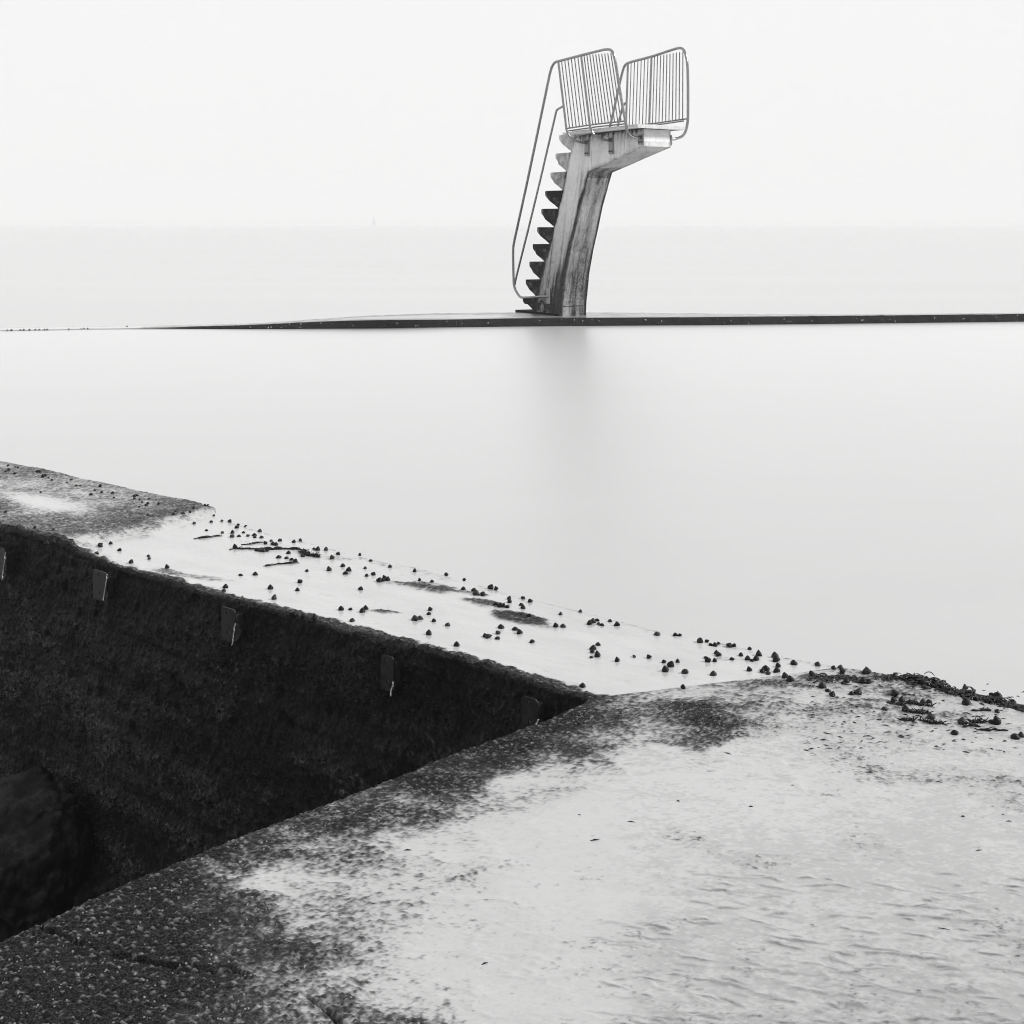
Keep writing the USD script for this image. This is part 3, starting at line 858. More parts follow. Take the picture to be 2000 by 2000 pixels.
for bx in (.88, 1.5, 2.16):                    # rust runs under the rail brackets
    dirt_and_light += .45 * np.exp(-((v[:, 0] - bx - .02 + .02 * (nz_ - .5)) / .012) ** 2) * sstep(2.72, 2.62, v[:, 2]) * sstep(2.2, 2.55, v[:, 2]) * side
ev = np.clip((nf_ - .5) * .016 + (nz_ - .5) * .02 * sstep(.5, .1, v[:, 2]), -.01, .01) * sstep(.02, 0, ed) * np.abs(dirt_and_light)
cen = np.c_[np.full(len(v), v[:, 0].mean()), np.zeros(len(v)), v[:, 2]]
v2 = v - (v - cen) / np.maximum(np.linalg.norm(v - cen, axis=1, keepdims=True), .1) * np.abs(ev)[:, None] * 2
wid = np.interp(v[:, 2], [0, .6, 2.2, 2.4, 3], [1.02, 1.0, .93, .96, 1.0]) * np.where(v[:, 0] > 1.8, 1.03, 1.0)
v2[:, 1] *= wid
obj('concrete_frame', (v2, body.faces), M_tower, tower, False, {'dirt_and_light': np.clip(dirt_and_light, -.2, 1)})
# end block of the beam, a little proud
u0, u1 = prof[-2, 0] - .0, prof[-2, 0]

# steps
tips = [(1091, 264), (1084, 300), (1074, 337), (1063.6, 373), (1056, 408), (1048, 443.6), (1039.7, 476.7), (1033, 511), (1026, 545.7), (1020, 579)]
inn = [prof[i] for i in range(1, 12)]
for i, (x, y) in enumerate(tips):
    t = onplane(x, y, HW, 0, -1)
    tu, tz = t[0], t[2]
    iu_top = np.interp(tz, prof[:12, 1][::-1], prof[:12, 0][::-1])
    zb = onplane(*tips[i + 1], HW, 0, -1)[2] if i + 1 < len(tips) else 0.02
    zb = zb + .012
    iu_bot = np.interp(zb, prof[:12, 1][::-1], prof[:12, 0][::-1])
    dpt = iu_top - tu
    P = [(tu + .015, tz), (iu_top + .03, tz), (iu_bot + .03, zb), (iu_bot, zb), (iu_bot - dpt * .22, zb + .055), (iu_bot - dpt * .5, zb + .115), (tu + dpt * .14, tz - .125), (tu + .01, tz - .085), (tu, tz - .055), (tu, tz - .012)]
    m = trimesh.creation.extrude_polygon(Polygon(P).buffer(0), 1.0, engine='earcut')
    vv_ = m.vertices
    m = trimesh.Trimesh(np.c_[vv_[:, 0], vv_[:, 2] * .48 - .24, vv_[:, 1]], m.faces, process=False)
    sv, sf = trimesh.remesh.subdivide_to_size(m.vertices, m.faces, .045)
    m = trimesh.Trimesh(sv, sf)
    trimesh.repair.fix_normals(m)
    q = m.vertices
    nz_ = fbm(q * 14 + i, 4, 51)
    tip = sstep(.10, .02, q[:, 0] - tu)
    d = (1.05 if i > 2 else .62 - .1 * (2 - i)) + .7 * (nz_ - .5) - tip * .25 * (i < 6)
    d = d + .3 * sstep(.1, .0, iu_top - q[:, 0])
    obj('step', (q, m.faces), M_tower, tower, False, {'dirt_and_light': np.clip(d, .1, 1.3)})
# foot slab under the stairs
s0 = onplane(1011, 616, HW, 0, -1)
m = box(s0[0], onplane(1092, 618, HW, 0, -1)[0] - .02, -.30, .30, -.02, .035)
sv, sf = trimesh.remesh.subdivide_to_size(m.vertices, m.faces, .06)
obj('foot_slab', (sv + .006 * (fbm(sv * 20, 2, 5)[:, None] - .5), sf), M_tower, tower, False, {'dirt_and_light': np.full(len(sv), 1.15)})
# deck
db, df = onplane(1117, 261.6, .43, 0, -1)[0], onplane(1246, 250, .43, 0, -1)[0]
DZ0, DZ1 = ZD + .004, ZD + .062
deck = obj('deck', cat([box(db, df, -.43, .43, DZ0 + .01, DZ1), box(db - .002, df + .004, -.436, -.40, DZ0, DZ1 - .012), box(db - .002, df + .004, .40, .436, DZ0, DZ1 - .012), box(df - .03, df + .006, -.438, .438, DZ0, DZ1 - .008),
                         box(db - .28, db, -.43, -.36, DZ0 + .02, DZ0 + .045), box(db - .28, db, .36, .43, DZ0 + .02, DZ0 + .045)]), M_deck, tower)

# railings
V0, KR = 0.57, 0.075
RR = 0.0215


def railing(sgn, perimeter, bottom, posts, nbal, back_bend, hand, low_hand):
    lab = 'near side railing' if sgn < 0 else 'far side railing'
    r = UsdGeom.Xform.Define(stage, numbered(str(tower.GetPath()), 'railing')).GetPrim()
    P = lambda x, y: onplane(x, y, V0, KR, sgn)
    peri = [P(*q) for q in perimeter]
    # bracket at the front: curls in under the deck to the beam
    f0 = peri[0]
    curl = [np.array([f0[0] - .05, sgn * .275, 2.80]), np.array([f0[0] - .05, sgn * .40, 2.81]), np.array([f0[0] - .02, sgn * .53, 2.87])]
    path = smooth_path(np.array(curl + peri + hand), rounds=3)
    obj('rail_pipe', tube(path, RR, 10), M_pipe, r, 40)
    bot = [P(*q) for q in bottom]
    obj('bottom_bar', tube(np.array(bot), .012, 8), M_bar, r, 40)
    b2 = np.array(bot) + np.array([0, -sgn * .05, -.035])
    obj('kick_bar', tube(np.array(b2), .011, 8), M_bar, r, 40)
    ends = []
    for (x0, y0, x1, y1) in posts:
        a, b = P(x0, y0), P(x1, y1)
        ends.append((a, b))
        under = [b + np.array([0, 0, -.02]), np.array([b[0] + .03, sgn * .54, 2.90]), np.array([b[0] + .09, sgn * .44, 2.82]), np.array([b[0] + .12, sgn * .275, 2.80])]
        obj('post', tube(smooth_path(np.array([a, (a + b) / 2, b] + under), rounds=2), .019, 8), M_pipe, r, 40)
    spans = [(ends[0], ends[1], nbal[0]), (ends[1], None, nbal[1])]
    for (e0, e1, n) in spans:
        if e1 is None:
            tops = np.array(peri)
            topend = P(*back_bend)
            e1 = (topend, bot[-1])
        for q in range(1, n + 1):
            f = q / (n + 1)
            a = e0[0] * (1 - f) + e1[0] * f
            b = e0[1] * (1 - f) + e1[1] * f
            b = np.array([b[0], b[1], np.interp(b[0], [bot[0][0], bot[-1][0]], [bot[0][2], bot[-1][2]])])
            obj('baluster', tube(np.array([a, b]), .0088, 6), M_bar, r, 40)
    if low_hand:
        obj('lower_handrail', tube(smooth_path(np.array(low_hand), rounds=2), .018, 8), M_pipe, r, 40)
    # bracket plates on the beam with bolts
    for kb, bx in enumerate([ends[0][1][0] + .12, ends[1][1][0] + .12, f0[0] - .05]):
        zlo = 2.705 if kb == 2 else 2.60
        pl = obj('bracket_plate', box(bx - .055, bx + .055, min(sgn * .252, sgn * .268), max(sgn * .252, sgn * .268), zlo, 2.86), M_plate, r)
        for (dx, dz) in ((-.03, .04), (.03, .04), (-.03, 2.83 - zlo), (.03, 2.83 - zlo)):
            m = trimesh.creation.cylinder(.013, .02, sections=6)
            m.apply_transform(trimesh.transformations.rotation_matrix(np.pi / 2, [1, 0, 0]))
            m.apply_translation((bx + dx, sgn * .272, zlo + dz))
            obj('bolt', m, M_bolt, pl)
    return r


PN = lambda x, y: onplane(x, y, V0, KR, -1)
hand_px = [(1076, 134), (1069, 168), (1030, 355), (1005, 468), (1002.5, 482), (1002, 500), (1003, 545), (1004, 560), (1009, 571), (1015.5, 580)]
hand_n = [PN(*q) for q in hand_px]
foot_b = onplane(1072, 579, .255, 0, -1)
hand_end = hand_n[-1] + np.array([.10, 0, -.01])
hand_near = hand_n + [hand_end, np.array([foot_b[0] - .06, -.30, foot_b[2]]), foot_b]
lowh_px = [(1099, 208), (1088, 214), (1086.5, 217), (1084, 228), (1045, 395), (1006.5, 548), (1005.5, 556)]
low_n = [PN(*q) for q in lowh_px]
peri_n = [(1222, 240), (1218, 218), (1211, 180), (1204, 133), (1200.5, 113), (1197, 101), (1189, 95), (1165, 100.5), (1135, 108), (1091, 119.5), (1083, 121.5)]
railing(-1, peri_n, [(1105.8, 251), (1160, 243), (1219.5, 236.5)], [(1090.5, 120.5, 1106, 250), (1135, 108.5, 1152, 244)], (6, 10), (1199, 103), hand_near, low_n)
mir = lambda pts, du=0.0: [np.array([p[0] + du, -p[1], p[2]]) for p in pts]
peri_f = [(1343.5, 240), (1343.8, 215), (1343.8, 165), (1343, 128), (1341, 113), (1337, 99), (1330, 92.3), (1310, 98), (1272, 111), (1228, 121.8), (1220.5, 126.5)]
PF = lambda x, y: onplane(x, y, V0, KR, 1)
hand_f = [PF(*q) for q in ((1216, 139), (1210, 164), (1203.5, 195), (1194, 236), (1170, 340), (1140, 470), (1118, 566))] + [foot_b * [1, -1, 1]]
low_f = [PF(*q) for q in ((1224, 199), (1217, 206), (1215, 212), (1209, 236), (1186, 338), (1150, 490), (1127, 560))]
railing(1, peri_f, [(1229, 246), (1280, 241), (1340, 232)], [(1226.5, 123, 1222.5, 245), (1272.5, 111, 1268, 242)], (6, 10), (1340, 100), hand_f, low_f)
# foot bracket on the leg
for sgn in (-1, 1):
    fb = obj('foot_bracket', box(foot_b[0] - .06, foot_b[0] + .06, min(sgn * .257, sgn * .27), max(sgn * .257, sgn * .27), foot_b[2] - .12, foot_b[2] + .14), M_plate, tower)

# ------------------------------------------------------------------ sea snails
SN = []
z1 = [(45, 78), (28, 112), (48, 100), (82, 86), (95, 90), (78, 118), (198, 108), (213, 112), (243, 130), (231, 140), (262, 146), (280, 156), (217, 222), (362, 168), (380, 153), (411, 186), (431, 186), (540, 189), (512, 212), (548, 222), (490, 232), (608, 224), (613, 250), (30, 325), (722, 240), (737, 238), (803, 254), (726, 257), (752, 262), (768, 275), (785, 288), (797, 281), (750, 303), (856, 285), (797, 341), (950, 322), (935, 345), (987, 356), (1022, 353), (1040, 308), (1048, 387), (1105, 323), (1122, 318), (1152, 345), (1138, 379), (1198, 376), (1235, 377), (190, 414), (287, 424), (308, 467), (288, 486), (253, 492), (1277, 407), (1285, 396), (1325, 404), (1399, 428), (1113, 425), (1196, 438), (1254, 436), (1254, 455), (1288, 455), (1313, 437), (1341, 455), (1371, 448), (1373, 462), (1410, 462), (1460, 482), (1506, 478), (1583, 486), (1617, 477), (1435, 494), (1470, 497), (1487, 500), (1268, 515), (537, 509), (542, 500), (598, 496), (643, 531), (520, 548), (705, 595), (800, 563), (808, 578), (903, 625), (927, 680), (966, 690), (1298, 665), (1375, 658), (1215, 728), (1205, 750), (1457, 734), (1475, 790), (1603, 745), (1621, 700), (1653, 643), (1502, 568), (1545, 573), (1570, 580), (1590, 590), (1630, 560), (1383, 530), (1402, 533), (1420, 535), (1441, 532), (1555, 545), (1634, 893), (1584, 873)]
SN += [(x / 2.76, 880 + y / 2.76) for x, y in z1]
z2 = [(40, 98), (64, 99), (118, 101), (160, 153), (193, 127), (331, 134), (399, 171), (522, 208), (224, 201), (260, 229), (240, 248), (139, 226), (365, 218), (412, 254), (373, 266), (450, 295), (476, 297), (487, 278), (502, 288), (675, 237), (708, 293), (785, 302), (874, 256), (988, 289), (981, 349), (1046, 357), (1060, 377), (1104, 379), (1151, 336), (1191, 348), (1267, 408), (1273, 428), (1355, 404), (1404, 425), (1346, 447), (1356, 465), (1214, 450), (1258, 459), (1231, 456), (1186, 447), (1349, 505), (1390, 519), (1594, 505), (1718, 490), (1566, 577), (1608, 579), (334, 347), (214, 472), (272, 475), (367, 470), (346, 485), (42, 537), (282, 543), (585, 675), (678, 710), (776, 478), (765, 503), (797, 549), (882, 571), (680, 533), (692, 542), (708, 530), (763, 626), (940, 697), (1218, 583), (1308, 596), (1338, 622), (1203, 622), (1145, 647), (1118, 644), (1197, 656), (1416, 677), (1027, 806)]
SN += [(600 + x / 3.22, 1040 + y / 3.22) for x, y in z2 if x < 1610]
z3 = [(108, 103), (168, 178), (185, 165), (214, 158), (222, 180), (242, 188), (294, 162), (340, 184), (591, 241), (706, 250), (734, 251), (857, 285), (908, 290), (927, 312), (956, 313), (978, 304), (1040, 315), (1072, 315), (1173, 337), (1229, 372), (1117, 378), (1333, 380), (1343, 404), (1450, 423), (1597, 435), (1697, 458), (1742, 452), (1762, 478), (1895, 487), (1920, 480), (218, 309), (188, 333), (179, 357), (177, 392), (217, 379), (341, 410), (442, 385), (543, 388), (636, 420), (671, 437), (644, 467), (718, 417), (766, 477), (895, 393), (915, 409), (955, 413), (962, 365), (980, 375), (945, 493), (1062, 401), (1160, 400), (1188, 411), (1214, 400), (1173, 469), (1250, 477), (1274, 460), (1290, 490), (1354, 446), (1345, 473), (1398, 511), (1430, 530), (1565, 495), (1728, 514), (1780, 538), (1760, 552), (1885, 540), (1915, 530), (1627, 571), (1665, 598), (1688, 625), (1815, 618), (1851, 611), (753, 577), (121, 568)]
SN += [(1100 + x / 3.22, 1160 + y / 3.22) for x, y in z3]
z4 = [(902, 307), (947, 303), (1490, 385), (1688, 436), (1730, 440), (1845, 494), (1647, 485), (1555, 460), (1500, 497), (953, 487), (1006, 486), (1170, 494), (1215, 490), (880, 540), (1233, 605), (1465, 642), (1692, 643), (1732, 642), (1410, 724), (1866, 752), (1912, 748), (1180, 382), (1725, 565), (965, 430), (1040, 548)]
SN += [(1500 + x / 3.864, 1240 + y / 3.864) for x, y in z4]


def snail_mesh(seed):
    """turban shell about 1 unit wide: stepped whorls winding up to a point, base a little hollow"""
    r = np.random.default_rng(seed)
    n, L = 18, 26
    hgt = .80 + .22 * r.random()
    ang = np.linspace(0, 2 * np.pi, n, endpoint=False)
    v = []
    for k in range(L + 1):
        f = k / L
        for a in ang:
            w = (f * 4.0 - a / (2 * np.pi)) % 1.0                    # whorls wind round the cone
            rad = np.interp(f, [0, .08, .2, .34, .5, .66, .82, .93, 1], [.38, .48, .51, .49, .42, .32, .205, .11, .0]) * (.92 + .14 * abs(math.sin(w * math.pi)) ** .7)
            z = hgt * f
            if k == 0:
                rad *= .72
            v.append((rad * math.cos(a), rad * math.sin(a), z + .02))
    v = np.array(v)
    v += .05 * (fbm(v * 5 + seed, 3, seed)[:, None] - .5) * np.array([1, 1, .6])
    # mouth of the shell bulges on one side, low down
    d = np.exp(-(((v[:, 0] - .42) / .22) ** 2 + ((v[:, 1] + .1) / .3) ** 2 + ((v[:, 2] - .12) / .22) ** 2))
    v[:, 0] += .13 * d
    v[:, 2] -= .06 * d
    f = []
    for k in range(L):
        for j in range(n):
            a, b = k * n + j, k * n + (j + 1) % n
            f += [[a, b, b + n], [a, b + n, a + n]]
    c = len(v)
    v = np.vstack([v, [[0, 0, .06]]])
    for j in range(n):
        f.append([c, (j + 1) % n, j])
    return v, np.array(f)


ZONES = [  # place on the walls (pixel box -> words one can find)
    (lambda x, y: y < 1012 and x < 120, 'on the raised rough wall end at the far left'),
    (lambda x, y: y < 1012 and x < 255, 'along the pool edge of the raised rough wall end'),
    (lambda x, y: x < 430 and y < 1024, 'where the raised rough wall end stops'),
    (lambda x, y: x < 120, 'by the black wall lip left of the puddle'),
    (lambda x, y: x < 370 and y > 1050, 'in the left part of the bright puddle'),
    (lambda x, y: x > 480 and x < 600 and y > 1066 and y < 1100, 'around the bushy seaweed strand'),
    (lambda x, y: x < 480 and y < 1068, 'left above the longest seaweed strand'),
    (lambda x, y: x < 600 and y < 1064, 'between the long seaweed strand and the pool edge'),
    (lambda x, y: x < 600, 'in the puddle below the long seaweed strand'),
    (lambda x, y: x < 665 and y < 1140, 'just right of the bushy seaweed tuft'),
    (lambda x, y: x < 770 and y < 1140, 'at the upper left tip of the algae turf'),
    (lambda x, y: x < 770, 'in the puddle above the third bracket'),
    (lambda x, y: x < 930 and y < 1178 and (y - 1100) < (x - 760) * .27 + 30, 'between upper algae turf and pool edge'),
    (lambda x, y: x < 1110 and y < 1178 and (y - 1100) < (x - 760) * .27 + 30, 'between lower algae turf and pool edge'),
    (lambda x, y: x < 900 and y > 1170, 'in the open puddle below the upper algae turf'),
    (lambda x, y: x < 1110, 'beside the lower end of the algae turf'),
    (lambda x, y: x < 1220 and y < 1230, 'bunched right of the algae turf'),
    (lambda x, y: x < 1290 and y < 1320, 'in the broad puddle above the wall corner'),
    (lambda x, y: x < 1450 and y < 1262, 'in the row along the pool edge, middle right'),
    (lambda x, y: x < 1450 and y < 1330, 'in the right part of the puddle'),
    (lambda x, y: x < 1540 and y < 1312, 'where the puddle narrows at right'),
    (lambda x, y: x < 1700 and y < 1312, 'at the narrow right end of the puddle'),
    (lambda x, y: x < 1700, 'on the rough platform joint left of the seaweed heap'),
    (lambda x, y: y < 1375, 'beside the seaweed heap on the pool edge'),
    (lambda x, y: True, 'among the seaweed scraps on the platform')]
ORD = ['leftmost', 'second from left', 'third from left', 'fourth from left', 'fifth from left', 'sixth from left', 'seventh from left', 'eighth from left', 'ninth from left', 'tenth from left', 'eleventh from left', 'twelfth from left']


def ordinal(i, n):
    if n == 1:
        return 'only'
    j = n - 1 - i
    return ORD[i] if i <= j else ORD[j].replace('left', 'right')


zone_of = [next(k for k, z in enumerate(ZONES) if z[0](*p)) for p in SN]
rank = {}
for zk in range(len(ZONES)):
    mem = sorted((i for i in range(len(SN)) if zone_of[i] == zk), key=lambda i: (round(SN[i][0], 1), SN[i][1]))
    for q, i in enumerate(mem):
        rank[i] = (q, len(mem))
SOLO = [(703.7, 1147.8, 'lone large dark sea snail in the puddle left of the grey algae turf'), (892, 1256.5, 'dark sea snail alone in the empty puddle stretch above the fourth bracket gap'),
        (1334, 1339, 'dark sea snail on the edge of the rough platform, alone'), (1137.6, 1336.4, 'dark sea snail right at the corner where wall and platform meet'),
        (1864.9, 1427.4, 'dark sea snail furthest down the platform, below the seaweed scraps'), (1819, 1396.6, 'tall dark sea snail alone amid seaweed scraps on the platform'),
        (1393.5, 1313, 'dark sea snail alone in the puddle below the others, right half')]
protos = {}
vars_ = [snail_mesh(s) for s in (3, 14, 25, 36)]
rng = np.random.default_rng(77)
for k, (px, py) in enumerate(SN):
    label = group = None
    for sx, sy, l in SOLO:
        if abs(px - sx) < 5 and abs(py - sy) < 5:
            label = l
    place = ZONES[zone_of[k]][1]
    group = 'sea snails ' + place
    if not label:
        label = ordinal(*rank[k]) + ' dark sea snail ' + place
    scale = (0.0175 if px < 430 and py < 1020 else 0.0208) * rng.uniform(.72, 1.2) * (1.12 if px > 1500 else 1.0)
    ppm = (py - HOR) / EYE[2]
    loc = stand(px, py + .42 * scale * ppm)
    loc[2] -= .0008
    var = int(rng.integers(0, 4)) + (4 if rng.random() < .25 else 0)
    path = numbered('/World', 'sea_snail')
    x = UsdGeom.Xform.Define(stage, path)
    x.AddTranslateOp().Set(Gf.Vec3d(*loc))
    x.AddRotateXYZOp().Set(Gf.Vec3f(float(rng.normal(0, 19)), float(rng.normal(0, 19)), float(rng.uniform(0, 360))))
    sc = float(scale)
    x.AddScaleOp().Set(Gf.Vec3f(sc * float(rng.uniform(.78, 1.15)), sc, sc * float(rng.uniform(.68, 1.12))))
    if var not in protos:
        usdkit.mesh(stage, path + '/shell', vars_[var % 4], M_shell[var // 4], smooth=True)
        protos[var] = path
    else:
        x.GetPrim().GetReferences().AddInternalReference(protos[var])
        x.GetPrim().SetInstanceable(True)
    tag(x, label, 'sea snail', group)

tiny = [(5, 646.5), (18, 645.5), (21, 644.5), (38, 644.5), (44, 644.5), (48, 646), (54, 644.5), (66, 644.2), (72, 644.5), (82, 644.3), (87, 644.3), (130, 643.5), (156, 642.5), (164, 641.5), (171, 641.8), (248, 637.5)]
for k, (px, py) in enumerate(tiny):
    wx = (px - 1000) / FPX * 20.9
    yy_, y2 = np.interp(wx, cx, yw), np.interp(wx, cx, yf)
    z = np.interp(wx, cx, zt) - .002
    p = ground(px, py + 1, z)
    x = UsdGeom.Xform.Define(stage, numbered('/World', 'sea_snail'))
    x.AddTranslateOp().Set(Gf.Vec3d(float(p[0]), float(np.clip(p[1], yy_ + .04, y2 - .03)), float(z)))
    x.AddRotateXYZOp().Set(Gf.Vec3f(0, 0, float(rng.uniform(0, 360))))
    sc = float(rng.uniform(.018, .028))
    x.AddScaleOp().Set(Gf.Vec3f(sc, sc, sc))
    x.GetPrim().GetReferences().AddInternalReference(protos[0])
    x.GetPrim().SetInstanceable(True)
    tag(x, ordinal(k, len(tiny)) + ' tiny dark sea snail on the far wall where it sinks', 'sea snail', 'tiny sea snails on the far wall')

# ------------------------------------------------------------------ wall brackets on the dry side of the near wall


def wall_point(px, py, off=0.0):
    """where a sight line meets the plane of the wall's dry face"""
    n = np.array([E2[0], E2[1], 0])
    d = ray(px, py)
    o = np.array([*CORNER, 0]) + n * off
    t = ((o - EYE) @ n) / (d @ n)
    return EYE + d * t


BR = [(-14, 1064, 24, 62, 0, 'steel bracket plate cut off by the left edge of the frame'), (185, 1111, 27, 56, 1, 'steel bracket plate with a twisted torn fin, left end of the wall'),
      (432, 1184, 27, 64, 2, 'steel bracket plate with a long bright torn fin below the wall lip'), (743, 1278, 24, 68, 3, 'narrow dark steel bracket plate with bright top edge, mid wall'),
      (1019, 1358, 32, 64, 4, 'steel bracket plate partly hidden behind the platform edge at the corner')]
for x0, y0, w, hh, k, lab in BR:
    out = 0.045
    off = near_edge(to_e(wall_point(x0, y0, 0)[:2])[0]) - out
    c = wall_point(x0, y0, off)
    e = to_e(c[:2])
    s1 = to_e(wall_point(x0 + w, y0, off)[:2])[0]
    zb = wall_point(x0, y0 + hh, off)[2]
    W, H_ = abs(s1 - e[0]), c[2] - zb
    o = from_e(e[0], near_edge(e[0]) - out)
    br = thing('wall_bracket', lab, 'bracket', (o[0], o[1], zb), math.atan2(E1[1], E1[0]))
    # local x along the wall, y into the wall
    pl = Polygon([(0, 0), (W, 0), (W, H_ - .01), (W - .01, H_), (.008, H_), (0, H_ - .008)])
    holes = [(W * .42, H_ * .86, .006), (W * .5, H_ * .27, .007)]
    for hx, hz, r in holes:
        pl = pl.difference(__import__('shapely').Point(hx, hz).buffer(r, 8))
    m = trimesh.creation.extrude_polygon(pl, .006, engine='earcut')
    q = m.vertices
    m = trimesh.Trimesh(np.c_[q[:, 0], .006 - q[:, 2], q[:, 1]], m.faces, process=False)
    trimesh.repair.fix_normals(m)
    obj('plate', m, M_wallplate, br)
    obj('stub', box(W * .1, W * .9, .0065, out + .03, H_ * .15, H_ * .8), M_bolt, br)
    for hx, hz, r in holes:
        m = trimesh.creation.cylinder(r * .8, .004, sections=8)
        m.apply_transform(trimesh.transformations.rotation_matrix(np.pi / 2, [1, 0, 0]))
        m.apply_translation((hx, .0045, hz))
        obj('bolt', m, M_bolt, br)
    # torn fin standing out from the plate's right edge, edge ragged and bright
    r = np.random.default_rng(k + 4)
    shape = {0: [(0, .012), (.3, .028), (.6, .016), (.9, .006)], 1: [(.05, .035), (.2, .03), (.42, .014), (.55, .004), (.98, .004)], 2: [(-.08, .008), (.15, .022), (.35, .034), (.5, .03), (.62, .012)],
             3: [(-.1, .004), (0.05, .01), (.2, .012), (.32, .004)], 4: [(0, .03), (.2, .045), (.35, .03), (.45, .006)]}[k]
    zz_ = np.linspace(shape[0][0], shape[-1][0], 14)
    wd_ = np.interp(zz_, [a for a, _ in shape], [b for _, b in shape]) * (1 + .25 * r.normal(size=14))
    wd_ = np.clip(wd_, .003, .08)
    xs = W * .82 + W * .28 * (zz_ - zz_[0]) / (zz_[-1] - zz_[0]) + .002 * r.normal(size=14)
    fin, edge = [], []
    for a in range(13):
        for (tgt, d0, d1, th) in ((fin, 0, 1.0, .002),):
            za, zb_ = zz_[a] * H_, zz_[a + 1] * H_
            va = [(xs[a], -.002, za), (xs[a] + wd_[a] * .9, -.004 + wd_[a] * .15, za), (xs[a + 1] + wd_[a + 1] * .9, -.004 + wd_[a + 1] * .15, zb_), (xs[a + 1], -.002, zb_)]
            vv_ = np.vstack([va, np.array(va) + [0, .002, 0]])
            fin.append(trimesh.convex.convex_hull(vv_ + r.normal(size=vv_.shape) * 1e-5))
        edge.append(tube(np.array([(xs[a], -.004, zz_[a] * H_), (xs[a + 1], -.004, zz_[a + 1] * H_)]), .0022 + .001 * r.random(), 5))
    obj('torn_fin', cat(fin), M_wallplate, br)
    obj('torn_edge', cat(edge), M_torn, br)

# ------------------------------------------------------------------ seaweed


def frond_strand(pts, r0, seed, lift=.006, bushy=0.0):
    """a knotted strand lying on the ground through ground points"""
    r = np.random.default_rng(seed)
    P = smooth_path(np.array([stand(*p) for p in pts]), rounds=3)
    L = np.r_[0, np.cumsum(np.linalg.norm(np.diff(P, axis=0), axis=1))]
    n = max(int(L[-1] / .006), 8)
    s = np.linspace(0, L[-1], n)
    P = np.stack([np.interp(s, L, P[:, k]) for k in range(3)], 1)
    P[:, :2] += (fbm(np.c_[s * 60, s * 0 + seed, s * 0], 2, seed)[:, None] - .5) * np.array([.006, .02])
    rad = r0 * (.35 + 1.1 * fbm(np.c_[s * 45, s * 0, s * 0 + seed], 2, seed + 2)) * np.sin(np.clip(s / L[-1], .03, .97) * np.pi) ** .4
    P[:, 2] += rad * .7
    ms = [tube(P, rad, 6)]
    for _ in range(int(L[-1] * (90 + 900 * bushy))):
        i = r.integers(0, n)
        d = r.normal(size=3) * np.array([.007, .007, .003]) * (1 + .8 * bushy) + np.array([0, 0, .002 + .008 * bushy * r.random()])
        a = P[i]
        ms.append(tube(np.array([a, a + d * .6 + [0, 0, .001], a + d]), [.0022, .0018, .0006], 4))
    return cat(ms)


def strand(name, pts, r0, seed, label, bushy=0.0):
    return tag(obj(name, frond_strand(pts, r0, seed, bushy=bushy), M_weed, smooth=True), label, 'seaweed')


q5 = lambda x, y: (380 + x / 6.04, 1010 + y / 6.04)
strand('seaweed_strand', [q5(0, 258), q5(100, 246), q5(200, 238), q5(330, 222)], .0055, 1, 'short seaweed strand in the puddle just below the raised wall end')
strand('seaweed_strand', [q5(545, 330), q5(640, 326), q5(740, 306), q5(830, 298)], .004, 2, 'thin seaweed strand uppermost, leading left from a few snails')
strand('seaweed_strand', [q5(420, 382), q5(560, 378), q5(720, 378), q5(900, 384), q5(1050, 384), q5(1200, 380), q5(1330, 396)], .0075, 3, 'longest dark seaweed strand across the puddle with snails on it', .12)
strand('seaweed_strand', [q5(1250, 420), q5(1330, 450), q5(1400, 470), q5(1480, 476)], .010, 4, 'bushy dark seaweed tuft at the right end of the long strand', 1.0)
strand('seaweed_strand', [q5(800, 586), q5(940, 562), q5(1080, 552), q5(1235, 540)], .006, 5, 'separate lower seaweed strand sloping up to the right in the puddle')
q6 = lambda x, y: (1740 + x / 7.43, 1290 + y / 7.43)
strand('seaweed_strand', [q6(1170, 732), q6(1290, 730), q6(1400, 734), q6(1460, 738)], .006, 6, 'broken seaweed strand near the right edge above the platform scraps')
strand('seaweed_strand', [q6(1270, 1024), q6(1400, 1012), q6(1550, 1012), q6(1690, 1024)], .005, 7, 'long thin seaweed strand lowest at right on the platform', .1)
strand('seaweed_strand', [q6(140, 870), q6(250, 868), q6(330, 886)], .007, 8, 'small seaweed clump on the platform, left of the tall snail shadow', .5)
strand('seaweed_strand', [q6(420, 884), q6(560, 900), q6(680, 935), q6(740, 925)], .007, 9, 'ragged seaweed clump lying below the tall snail on the platform', .6)
strand('seaweed_strand', [q6(0, 630), q6(120, 645), q6(240, 632), q6(400, 650), q6(600, 672)], .006, 10, 'seaweed strand winding across the platform above the tall snail', .4)
strand('seaweed_strand', [q6(230, 745), q6(350, 770), q6(480, 760), q6(550, 775)], .006, 11, 'seaweed scraps gathered just left of the tall snail on the platform', .6)
strand('seaweed_strand', [q6(1150, 890), q6(1250, 905), q6(1360, 890)], .006, 12, 'seaweed clump between two snails at the right of the platform', .6)
strand('seaweed_strand', [q6(1050, 960), q6(1160, 955), q6(1260, 965)], .006, 13, 'seaweed clump beneath the twin snails clump at right', .5)
